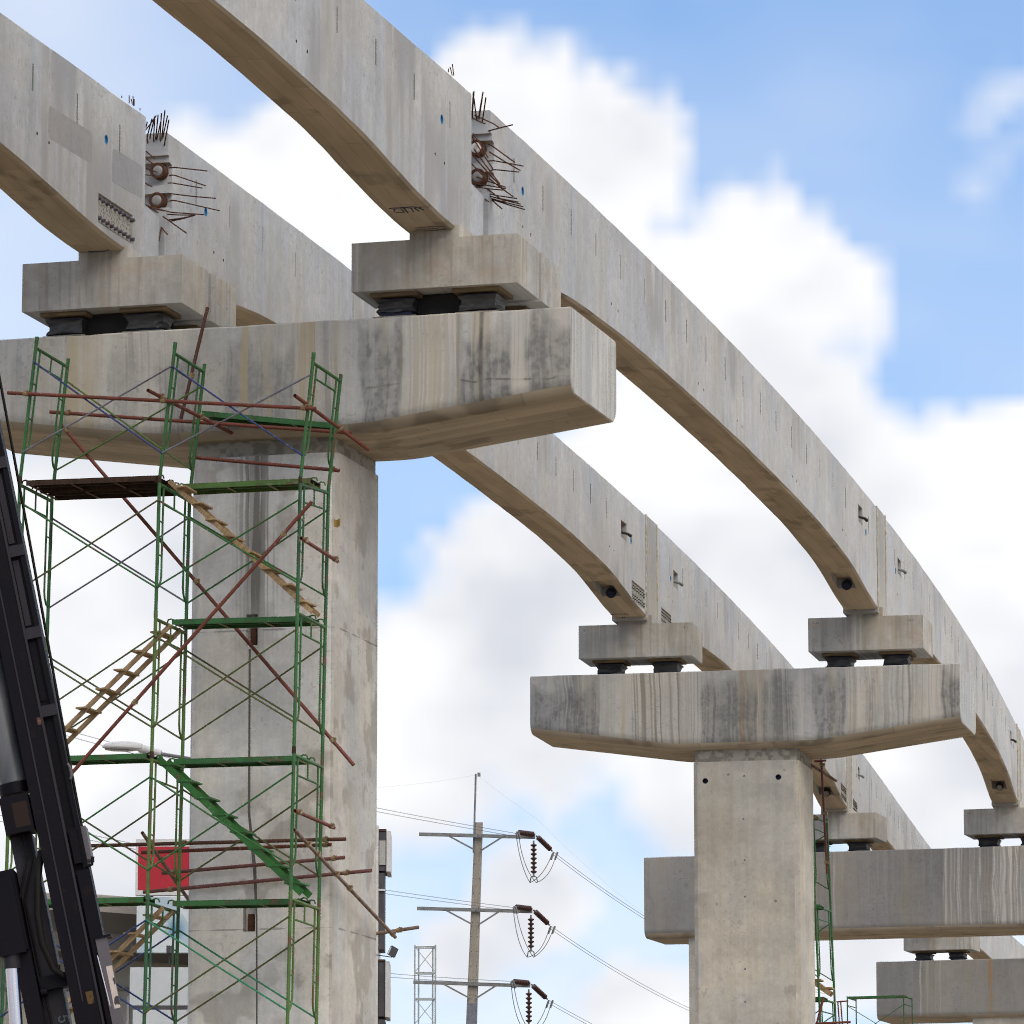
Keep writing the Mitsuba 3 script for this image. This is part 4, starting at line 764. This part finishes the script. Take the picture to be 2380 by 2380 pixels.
# ------------------------------------------------------------------ power line
diffuse('pole_concrete', lambda p, n, uv: mix((.29, .27, .235), (.235, .22, .195), fbm(p.x * 3, p.z * .7, p.y)) * (.9 + .2 * noise(p.x * 20, p.z * 3)), .9)
metal_paint('galvanised', (.17, .18, .19), .5, .02)
diffuse('porcelain', lambda p, n, uv: mix((.060, .026, .022), (.04, .018, .016), noise(p.x * 9, p.y * 9, p.z * 9)), .25, spec=.6)
metal_paint('wire_grey', (.10, .105, .11), .5)
pole = thing('power_pole', 'slightly tilted concrete power pole with three steel crossarms', 'power pole')
px = lambda z: -1.07 - (19.89 - z) * .0355
PY = 163.0
S = []
for z in np.linspace(0, 19.89, 12):
    h = .130 + (19.89 - z) * .0072; c = .035; S.append([(px(z) + a * h + s1 * c, PY + b * h * .9 + s2 * c, z) for a, b, s1, s2 in ((-1, -1, 1, 0), (1, -1, -1, 0), (1, -1, 0, 1), (1, 1, 0, -1), (1, 1, -1, 0), (-1, 1, 1, 0), (-1, 1, 0, -1), (-1, -1, 0, 1))])
part(pole, 'shaft', loft(S), 'pole_concrete')
part(pole, 'spike', tube([(-1.24, PY - .1, 18.9), (-1.17, PY - .1, 21.46)], .032, 8), 'galvanised', True)
part(pole, 'wire_shoe', box((-1.12, PY - .14, 21.38), (-1.02, PY - .06, 21.50)), 'galvanised')
part(pole, 'rubber_sleeve', loft([[(px(z) + a * (.16 + (14.0 - z) * .009) , PY + b * (.16 + (14 - z) * .009), z) for a, b in ((-1, -1), (1, -1), (1, 1), (-1, 1))] for z in (14.05, 13.2, 11.5)]), 'brace_steel')
for z in np.arange(14.3, 19.6, .47):
    for s in (-1, 1): part(pole, 'step_hole', disc((px(z) + .09 * s, PY - .9 * (.130 + (19.89 - z) * .0072) - .002, z), (0, 1, 0), .016, .01, 8), 'black_gap')
STR, JMP = [], []
for k, (xl, zl, xr, zr) in enumerate(((-3.0, 19.49, .75, 19.39), (-3.06, 17.09, .66, 16.99), (-3.17, 14.72, .59, 14.6))):
    ya = PY - .24; nth = ('upper', 'middle', 'lower')[k]
    part(pole, 'crossarm', bar((xl, ya, zl), (xr, ya, zr), .09, .11), 'galvanised')
    for s, xo in ((-1, -1.0), (1, .86)):
        part(pole, 'arm_brace', bar((px(zl) + s * .1, ya + .0, zl - .52), (px(zl) + xo, ya - .05, zl - .04 * 1), .05, .05), 'galvanised')
    part(pole, 'arm_bolt', tube([(px(zl), ya - .08, zl - .04), (px(zl), ya + .05, zl - .04)], .02, 8), 'galvanised')
    def shed(a, b, n, r, label):
        a, b = np.array(a, float), np.array(b, float); d = b - a; P, R = [], []
        for i in range(n):
            for t, q in ((.08, .35), (.30, 1.0), (.52, .95), (.80, .40)): P.append(a + d * (i + t) / n); R.append(r * q)
        key = thing('insulator', label, 'insulator', 'insulators on the power pole')
        part(key, 'discs', tube(P, R, 16), 'porcelain', 40); part(key, 'clevis', tube([a - d / np.linalg.norm(d) * .09, a + d * .03], .03, 8), 'galvanised', True); part(key, 'clevis', tube([b - d * .03, b + d / np.linalg.norm(d) * .09], .03, 8), 'galvanised', True)
    shed((xr - .07, ya - .05, zr + .09), (xr - .54, ya - .62, zr + .09), 9, .09, f'brown strain insulator pointing left on the {nth} crossarm')
    shed((xr + .09, ya + .05, zr + .0), (xr + .50, ya + .55, zr - .34), 9, .09, f'brown strain insulator slanting right on the {nth} crossarm')
    shed((xr - .05, ya, zr - .20), (xr - .05, ya, zr - 1.20), 7, .105, f'hanging string of spiked disc insulators under the {nth} crossarm')
    part(pole, 'yoke', tube([(xr - .17, ya, zr - 1.46), (xr - .14, ya, zr - 1.30), (xr - .05, ya, zr - 1.24), (xr + .04, ya, zr - 1.30), (xr + .08, ya, zr - 1.46)], .022, 6), 'galvanised', True)
    LL = np.array([xr - .60, ya - .70, zr + .09]); RR = np.array([xr + .60, ya + .66, zr - .41]); STR.append((LL, RR))
    for j, dx in enumerate((0, .13)):
        a = LL + [dx * .6 - .02, 0, -.05 + .0 * j]; b = np.array([xr - .17 + .2 * j, ya, zr - 1.47]); c = RR + [.13 * j - .05, 0, -.05]
        for nm, e0_, sgn in (('left', a, -1), ('right', c, 1)):
            m = (e0_ + b) / 2 + [sgn * (.10 + .06 * ((k * 5 + j * 3) % 4) / 3), 0, -.26 - .05 * ((k * 3 + j) % 4)]
            t = np.linspace(0, 1, 10)[:, None]; key = thing('jumper_wire', f'{"outer" if (j == 0) == (nm == "left") else "inner"} {nm} jumper wire hanging in a loop under the {nth} crossarm', 'wire', 'jumper wires on the power pole')
            scene[key] = mikit.ply(tube((1 - t) ** 2 * e0_ + 2 * t * (1 - t) * m + t * t * b, .012, 6), 'wire_grey', smooth=True)
        part(pole, 'cable_lug', tube([a + [0, 0, .03], a + [.07, 0, -.17]], .032, 8), 'galvanised', True); part(pole, 'cable_lug', tube([c + [.05, 0, .05], c + [-.04, 0, -.2]], .032, 8), 'galvanised', True)
def wire(pts, label, r=.008, n=40):
    pts = np.asarray(pts, float); d = np.r_[0, np.cumsum(np.hypot(*np.diff(pts[:, :2], axis=0).T))]; t = np.linspace(0, d[-1], n)
    f = np.polyfit(d, pts[:, 2], min(2, len(pts) - 1)); z = np.polyval(f, t)
    key = thing('power_line', label, 'power line', 'overhead power lines')
    scene[key] = mikit.ply(tube(np.column_stack([np.interp(t, d, pts[:, 0]), np.interp(t, d, pts[:, 1]), z]), r, 5), 'wire_grey', smooth=True)
for k, (LL, RR) in enumerate(STR):
    nth = ('upper', 'middle', 'lower')[k]
    for j in (0, 1):
        o = np.array([.0, .0, -.10 * j]); nm = ('upper', 'lower')[j]
        far = {0: (-12.37, 134.99, 19.42), 1: (-11.58, 136.77, 16.70), 2: (-10.03, 140.25, 13.99)}[k]; mid = {0: (-4.14, 153.47, 19.2), 1: (-4.13, 153.5, 16.76), 2: (-4.12, 153.5, 14.27)}[k]
        ext = np.array(far) + (np.array(far) - mid) * 1.2; ext[2] = far[2] + (.8, .3, .2)[k]
        wire([LL + o, np.array(mid) + o, np.array(far) + o * 1.6, ext + o * 2], f'{nm} of the twin wires running left from the {nth} crossarm, behind the column')
        a = {0: (4.67, 178.9, 18.37), 1: (6.52, 187.6, 15.82), 2: (2.89, 170.5, 13.93)}[k]; dirn = np.array([math.sin(.2094), math.cos(.2094)])
        P = [RR + o]; L0 = np.hypot(a[0] - RR[0], a[1] - RR[1]); sl = (a[2] - RR[2]) / L0
        for s in (L0, 34.0, 60.0): P.append(np.array([RR[0] + dirn[0] * s, RR[1] + dirn[1] * s, RR[2] + sl * s + (.0009 * s * (s - L0))]) + o)
        wire(P, f'{nm} of the twin wires falling right from the {nth} crossarm')
wire([(-1.07, PY - .1, 21.45), (-4.14, 153.47, 19.9), (-9, 142.6, 18.6)], 'faint earth wire running left from the tip of the power pole', .0016)
wire([(-1.07, PY - .1, 21.45), (.89, 169, 20.5), (3.74, 182.0, 19.6), (8, 202, 18.9)], 'faint earth wire running right from the tip of the power pole', .0016)
# lattice mast
mast = thing('lattice_mast', 'pale lattice mast standing far behind, left of the power pole', 'mast'); metal_paint('mast_paint', (.36, .41, .42), .5)
mx0, mx1, my = -3.30, -2.60, 172.0
for x, y in ((mx0, my), (mx1, my), (mx0 + .12, my + .62), (mx1 - .10, my + .62)): part(mast, 'leg', tube([(x, y, 0), (x, y, 16.72)], .026, 8), 'mast_paint', True)
for k in range(19):
    z = 16.66 - .88 * k
    if z < .5: break
    part(mast, 'ring', cat([bar((mx0, my, z), (mx1, my, z), .04, .045), bar((mx0 + .12, my + .62, z), (mx1 - .1, my + .62, z), .04, .04), bar((mx0, my, z), (mx0 + .12, my + .62, z), .04, .04), bar((mx1, my, z), (mx1 - .1, my + .62, z), .04, .04)]), 'mast_paint', stuff=True)
    if k % 2 == 0 or z < 15: part(mast, 'diagonal', tube([(mx0, my - .01, z), (mx1, my - .01, z - .86)], .014, 6), 'mast_paint', True); part(mast, 'diagonal', tube([(mx1, my + .03, z), (mx0, my + .03, z - .86)], .014, 6), 'mast_paint', True)

# ------------------------------------------------------------------ street lamp, sign tower, billboards, building
diffuse('lamp_white', lambda p, n, uv: mix((.56, .57, .585), (.52, .53, .545), noise(p.x * 3, p.y * 3, p.z * 3)), .4, spec=.5)
diffuse('lamp_glass', (.35, .34, .32), .2, spec=.6)
lamp = thing('street_lamp', 'white street lamp head seen between scaffold and column, its arm hidden by the column', 'street lamp'); Yl = 85.0
S = []
LT = np.array([(0, .02, -.008, .02), (.05, .09, -.03, .06), (.14, .135, -.045, .09), (.26, .15, -.05, .105), (.42, .145, -.05, .11), (.56, .115, -.048, .10), (.68, .075, -.042, .075)])
for t in np.linspace(0, .68, 26):
    w, h0, h1 = (float(PchipInterpolator(LT[:, 0], LT[:, k])(t)) for k in (1, 2, 3)); x = -6.93 + t; zc = 12.47 - t * .03
    S.append([(x, Yl + w * math.cos(a), zc + (h1 if math.sin(a) > 0 else -h0) * math.sin(a)) for a in np.linspace(0, 2 * np.pi, 28, endpoint=False)])
part(lamp, 'head', loft(S), 'lamp_white', True); part(lamp, 'lens', loft([[(x, Yl + w * math.cos(a), z + .01 * math.sin(a)) for a in np.linspace(0, 2 * np.pi, 12, endpoint=False)] for x, w, z in ((-6.88, .05, 12.43), (-6.75, .12, 12.412), (-6.5, .12, 12.405), (-6.4, .05, 12.41))]), 'lamp_glass')
part(lamp, 'neck', tube([(-6.30, Yl, 12.45), (-5.93, Yl, 12.36)], [.075, .05], 12), 'lamp_white', True)
part(lamp, 'arm', tube([(-5.95, Yl, 12.355), (-5.44, Yl, 12.27), (-4.6, Yl, 12.0), (-4.1, Yl, 11.2), (-4.0, Yl, 9.5)], .032, 10), 'galvanised', True); part(lamp, 'post', tube([(-4.0, Yl, 0), (-4.0, Yl, 9.6)], [.09, .06], 12), 'galvanised', True)
diffuse('panel_white', lambda p, n, uv: mix((.60, .61, .63), (.50, .51, .53), fbm(p.x * 2, p.y * 2, p.z * 3)), .6)
diffuse('panel_dark', lambda p, n, uv: mix((.045, .045, .055), (.09, .09, .10), noise(p.x * 8, p.y * 5, p.z * 4)), .6)
tow = thing('sign_tower', 'narrow white sign tower seen edge on, right beside the nearest column', 'sign'); Yb = 130.0
part(tow, 'mast_panel', box((-3.70, Yb, 0), (-3.44, Yb + 2.6, 16.14)), 'panel_white')
for z0, z1, x1 in ((14.97, 16.0, -3.13), (11.23, 12.64, -3.145)):
    part(tow, 'light_box', box((-3.43, Yb + .1, z0), (x1 - .11, Yb + 1.5, z1 - .01)), 'panel_dark'); part(tow, 'box_face', box((x1 - .105, Yb + .04, z0 - .02), (x1, Yb + 1.56, z1)), 'panel_white')
    part(tow, 'box_lid', box((-3.435, Yb + .06, z1 + .002), (x1 - .112, Yb + 1.5, z1 + .05)), 'pipe_brown')
part(tow, 'inner_plate', box((-3.42, Yb + .05, 15.12), (-3.26, Yb + .09, 15.75)), 'lamp_glass')
part(tow, 'dark_frame', box((-3.435, Yb + .12, 12.95), (-3.285, Yb + 1.3, 14.92)), 'panel_dark'); part(tow, 'frame_bar', box((-3.437, Yb + .06, 14.45), (-3.27, Yb + .11, 14.5)), 'panel_white')
part(tow, 'lower_frame', box((-3.435, Yb + .12, 9.4), (-3.26, Yb + 1.3, 11.15)), 'panel_dark')
fl = thing('floodlight', 'square floodlight on a thin arm beside the sign tower', 'floodlight')
m = trimesh.creation.box((.20, .10, .24)); m.apply_transform(trimesh.transformations.rotation_matrix(.45, [0, 1, 0])); m.apply_transform(trimesh.transformations.rotation_matrix(.5, [0, 0, 1])); m.apply_translation((-3.06, Yb, 12.88)); part(fl, 'housing', m, 'panel_dark')
m = trimesh.creation.box((.16, .02, .20)); m.apply_transform(trimesh.transformations.rotation_matrix(.45, [0, 1, 0])); m.apply_transform(trimesh.transformations.rotation_matrix(.5, [0, 0, 1])); m.apply_translation((-3.085, Yb - .052, 12.88)); part(fl, 'lens', m, 'lamp_white')
part(fl, 'arm', tube([(-3.5, Yb, 12.80), (-3.1, Yb, 12.74), (-3.02, Yb, 12.76)], .014, 6), 'panel_dark', True)
diffuse('sign_red', lambda p, n, uv: mix((.40, .025, .04), (.34, .02, .035), noise(p.x * 2, p.z * 2)), .5)
diffuse('sign_red_dark', (.30, .018, .03), .5)
sg = thing('billboard', 'red billboard with a white border and darker diagonal stripes, left of the column', 'billboard', 'roadside billboards'); Ys = 120.0
part(sg, 'board', box((-8.95, Ys, 13.36), (-6.2, Ys + .25, 14.70)), 'panel_white'); part(sg, 'red_face', box((-8.89, Ys - .012, 13.48), (-7.05, Ys + .02, 14.52)), 'sign_red')
for d in (0, .10): part(sg, 'stripe', bar((-8.18 + d, Ys - .016, 13.50), (-7.78 + d, Ys - .016, 13.86), .006, .045, (0, 0, 1)), 'sign_red_dark')
def blue_fn(p, n, uv): 
    s = smoothstep(.5, .54, noise(p.x * 2.2 + p.z * 1.7, 1.0)); return mix(mix((.52, .58, .63), (.36, .46, .55), s), (.06, .22, .34), smoothstep(.35, .0, dr.hypot(p.x + 8.0, p.z - 12.55)))
diffuse('print_pale_blue', blue_fn, .5)
diffuse('panel_paleblue', lambda p, n, uv: mix((.50, .54, .58), (.44, .48, .52), fbm(p.x, p.z, 0.0)), .6)
sg2 = thing('billboard', 'pale blue printed billboard under the red one', 'billboard', 'roadside billboards'); part(sg2, 'board', box((-8.91, Ys + .03, 12.0), (-6.2, Ys + .25, 13.32)), 'print_pale_blue')
sg3 = thing('billboard', 'plain bluish white billboard, lowest one at the bottom of the picture', 'billboard', 'roadside billboards'); part(sg3, 'board', box((-9.02, Ys - .4, 10.72), (-6.2, Ys - .2, 11.62)), 'panel_paleblue'); part(sg3, 'shadow_gap', box((-8.9, Ys - .38, 10.62), (-6.2, Ys - .2, 10.715)), 'panel_dark'); part(sg3, 'lower_board', box((-8.94, Ys - .4, 8.2), (-6.2, Ys - .2, 10.615)), 'panel_paleblue')
for x0 in (-8.7, -7.2, -6.5): part(sg, 'post', box((x0, Ys + .3, 0), (x0 + .15, Ys + .45, 14.5)), 'panel_dark')
for k, x in enumerate((-9.0, -8.16)):
    key = thing('floodlight', f'black floodlight under the pale blue billboard, {("left", "right")[k]} one', 'floodlight'); part(key, 'housing', box((x, Ys - .5, 11.95), (x + .13, Ys - .3, 12.12)), 'panel_dark'); part(key, 'arm', bar((x + .06, Ys - .4, 11.95), (x + .06, Ys - .25, 11.7), .03, .03, (1, 0, 0)), 'panel_dark')
diffuse('fascia_grey', lambda p, n, uv: mix((.22, .20, .18), (.17, .155, .14), fbm(p.x * 1.5, p.z * 3, p.y)) * (1 - .25 * smoothstep(.47, .5, dr.abs(p.x / .9 - dr.floor(p.x / .9) - .5))), .6)
diffuse('wall_cream', lambda p, n, uv: mix((.40, .385, .34), (.34, .33, .29), fbm(p.x * 1, p.z * 1.4, p.y)), .8)
bd = thing('building', 'grey and cream building with an overhanging curved eave behind the scaffold foot', 'building'); Yg = 123.0
c0 = lambda x: .055 * (x + 10) 
sec = lambda y, zt, zb: [[(x, y, zt), (x, y, zb)] for x in (-16, -8)]
for nm, (ya, za), (yb, zb), mt in (('fascia', (Yg - 1.4, 13.50), (Yg - 1.7, 13.1), 'fascia_grey'), ('soffit', (Yg - 1.7, 13.1), (Yg - .9, 12.35), 'fascia_dark'), ('soffit_edge', (Yg - .9, 12.35), (Yg - .2, 12.1), 'fascia_dark')):
    part(bd, nm, loft([[(x, ya, za - s), (x, yb, zb - s), (x, yb + .15, zb - s + .05), (x, ya + .15, za - s + .05)] for x, s in ((-18, -.25), (-13, -.1), (-10, 0), (-8.4, .12), (-6, .3))]), mt)
diffuse('fascia_dark', lambda p, n, uv: mix((.13, .12, .108), (.10, .094, .086), noise(p.x * 3, p.y * 4, p.z * 3)), .7)
part(bd, 'roof', box((-18, Yg - 1.2, 12.2), (-6, Yg + 8, 13.2)), 'fascia_dark')
part(bd, 'wall', box((-18, Yg + .2, 0), (-6, Yg + 8, 12.18)), 'wall_cream')
for k, x in enumerate((-9.35, -9.15, -8.95, -8.75)): part(bd, 'wall_fin', box((x, Yg + .10, 6), (x + .05, Yg + .19, 11.2)), 'lamp_white')
part(bd, 'string_course', box((-18, Yg + .12, 11.35), (-6, Yg + .195, 11.42)), 'fascia_grey')
part(bd, 'downpipe', tube([(-9.62, Yg + .1, 6), (-9.62, Yg + .1, 11.3)], .035, 8), 'pipe_brown', True)

# ------------------------------------------------------------------ crane at the left edge
def crane_fn(p, n, uv): return mix((.003, .0028, .006), (.0055, .0045, .008), fbm(p.x * 6, p.y * 6, p.z * 3)) + mi.Color3f(.004, .002, .001) * smoothstep(.72, .8, fbm(p.x * 11, p.y * 11, p.z * 8))
diffuse('crane_dark', crane_fn, .5, spec=.12)  # black paint, taken darker still for the shade on the boom's front
diffuse('crane_grey', lambda p, n, uv: mix((.030, .028, .036), (.018, .017, .024), fbm(p.x * 5, p.y * 5, p.z * 2)), .5, spec=.2)
diffuse('crane_grey2', (.10, .095, .11), .5, spec=.2)
diffuse('crane_pale', lambda p, n, uv: mix((.13, .135, .15), (.05, .055, .075), smoothstep(.3, .7, fbm(p.x * 9, p.y * 4, p.z * .8))), .3, spec=.5)
scene['chrome_rod'] = {'type': 'roughconductor', 'material': 'Cr', 'alpha': .08}
diffuse('rubber', (.008, .0075, .0075), .6, spec=.15)
diffuse('sticker_white', lambda p, n, uv: mix((.50, .44, .42), (.05, .045, .05), smoothstep(.60, .66, fbm(p.x * 26, p.y * 9, p.z * 12))), .6)
diffuse('sticker_orange', lambda p, n, uv: mix((.085, .048, .015), (.02, .014, .01), smoothstep(.55, .6, noise(p.x * 40, p.y, p.z * 28))), .6)
crane = thing('crane_boom', 'dark crane boom leaning across the left edge with hoses and a chrome ram', 'crane'); Yc = 40.0
TL = .2188; ax = np.array([-math.sin(TL * .975), 0, math.cos(TL * .975)]); nx = np.array([ax[2], 0, -ax[0]]); O = np.array([-3.25, Yc, 4.57])
def C(o, l, d=0): return O + nx * o + ax * l + np.array([0, d, 0])
def cb(o0, o1, l0, l1, d0, d1):
    m = box((o0, d0, l0), (o1, d1, l1)); v = m.vertices.copy(); m.vertices = O + v[:, :1] * nx + v[:, 1:2] * [0, 1, 0] + v[:, 2:] * ax; return m
part(crane, 'boom_box', cb(-.185, .02, -3.4, 5.6, 0, .36), 'crane_dark'); part(crane, 'boom_flange', cb(.118, .158, -3.4, 5.6, .02, .36), 'crane_dark')
part(crane, 'boom_web', cb(.02, .118, -3.4, 5.6, .06, .3), 'crane_dark'); part(crane, 'edge_rail', cb(.022, .040, -3.0, 5.6, -.012, .056), 'crane_grey'); part(crane, 'edge_rail', cb(-.10, -.088, .2, 5.6, -.01, -.002), 'crane_grey')
for l0, l1 in ((2.62, 3.10), (3.24, 3.78), (3.92, 4.5), (4.66, 5.3)): part(crane, 'web_panel', cb(.046, .095, l0, l1, .045, .058), 'crane_grey' if l0 > 3.1 else 'crane_dark')
for l in (2.53, 3.17, 3.85, 4.58): part(crane, 'cross_plate', cb(.024, .155, l - .045, l + .045, .0, .05), 'crane_grey')
part(crane, 'rust_spot', cb(-.01, .03, 2.43, 2.49, -.006, .0), 'pipe_brown')
part(crane, 'valve_box', cb(.12, .197, 1.30, 1.57, .04, .3), 'crane_grey2'); part(crane, 'valve_box_side', cb(.06, .118, 1.28, 1.56, -.02, .04), 'crane_dark'); part(crane, 'valve_hook', tube([C(.14, 1.24), C(.19, 1.25), C(.21, 1.31)], .014, 6), 'crane_dark', True)
part(crane, 'lower_box', cb(.06, .164, -.2, 1.22, -.01, .02), 'crane_dark'); part(crane, 'angle_plate', cb(.10, .192, -3.4, .66, -.03, -.011), 'crane_grey2'); part(crane, 'step', cb(.10, .225, .66, .675, -.05, .2), 'crane_dark')
part(crane, 'white_sticker', cb(.140, .188, .09, .43, -.035, -.031), 'sticker_white', label='torn white sticker'); part(crane, 'orange_plate', cb(-.06, -.005, .17, .27, -.004, .0), 'sticker_orange'); part(crane, 'bright_rod', tube([C(.112, -.06 + .18, -.03), C(.09, .53, -.03)], .006, 6), 'chrome_rod', True)
part(crane, 'hose', tube([C(.163, 1.55, .12), C(.180, 2.6, .12), C(.208, 3.9, .12), C(.235, 5.4, .12)], .0115, 8), 'rubber', True)
part(crane, 'hose_fitting', tube([C(.158, 1.95), C(.175, 1.99), C(.172, 2.05), C(.158, 2.08)], .011, 8), 'crane_grey2', True)
loop = [C(-.19, 1.45, .1), C(-.25, 1.25, .05), C(-.31, .95, .02), C(-.32, .72, .02), C(-.27, .50, .02), C(-.19, .42, .05), C(-.12, .45, .12)]
part(crane, 'hose_loop', tube(loop, .028, 10), 'rubber', True)
part(crane, 'outer_cylinder', cb(-.42, -.245, -3.4, 1.62, .20, .5), 'crane_grey'); 
t5 = meshkit.text_mesh('50', .085, .004, False); v = t5.vertices - [0, 0, 0]; t5.vertices = C(-.325, .155, .195) + v[:, :1] * -ax * 1.0 + v[:, 1:2] * nx - v[:, 2:] * np.array([0, 1, 0]); part(crane, 'lettering', t5, 'letter_grey', label='pale number 50 reading down the boom')
diffuse('letter_grey', (.12, .15, .17), .6)
part(crane, 'ram_barrel', cb(-.56, -.425, -3.4, .70, .05, .3), 'crane_dark'); part(crane, 'ram_barrel', cb(-.60, -.43, .70, 1.35, .0, .35), 'crane_dark')
rod0, rod1 = np.array([-3.955, Yc + .05, 5.04]), np.array([-3.72, Yc + .05, 2.4]); part(crane, 'chrome_ram', tube([rod0, rod1], .053, 24), 'chrome_rod', True)
part(crane, 'ram_head', tube([rod0 + [-.004, 0, .10], rod0 + [.004, 0, -.03]], .066, 20), 'crane_grey', 30); part(crane, 'ram_clevis', box((-4.06, Yc - .02, 5.12), (-3.93, Yc + .12, 5.30)), 'sticker_orange'); part(crane, 'clevis_block', cb(-.66, -.45, .68, 1.30, -.03, .2), 'crane_dark')
part(crane, 'tie_beam', cb(-.40, -.18, .36, .47, .1, .3), 'crane_dark'); part(crane, 'tie_cap', tube([C(-.41, .35, .1), C(-.36, .35, .1)], .035, 12), 'crane_dark', 30)
part(crane, 'tie_bolt', tube([C(-.245, .47, .12), C(-.235, .54, .12)], .016, 8), 'crane_grey', True)
part(crane, 'bracket', cb(-.43, -.20, 1.62, 1.92, .0, .3), 'crane_dark', label='rusty dark bracket'); part(crane, 'bracket_rust', cb(-.34, -.22, 1.66, 1.86, -.006, -.001), 'crane_rust')
diffuse('crane_rust', (.016, .008, .006), .7)
part(crane, 'lift_cylinder', tube([C(-.30, 2.02, .2), C(-.30, 5.6, .2)], .115, 24), 'crane_pale', 40); part(crane, 'cylinder_collar', tube([C(-.30, 1.95, .2), C(-.30, 2.04, .2)], .13, 24), 'crane_dark', 30)
for k, o in enumerate((-.335, -.29)):
    part(crane, 'hydraulic_line', tube([C(o, 1.62, .15), C(o + .02, 1.42, .15), C(o - .02, 1.32, .15), C(o - .11, 1.10, .15), C(o - .105, .6, .15), C(o - .07, -.5, .15)], .010, 6), 'rubber', True)
part(crane, 'pedestal', box((-3.75, Yc - .35, 0), (-2.2, Yc + .9, 1.7)), 'crane_dark')
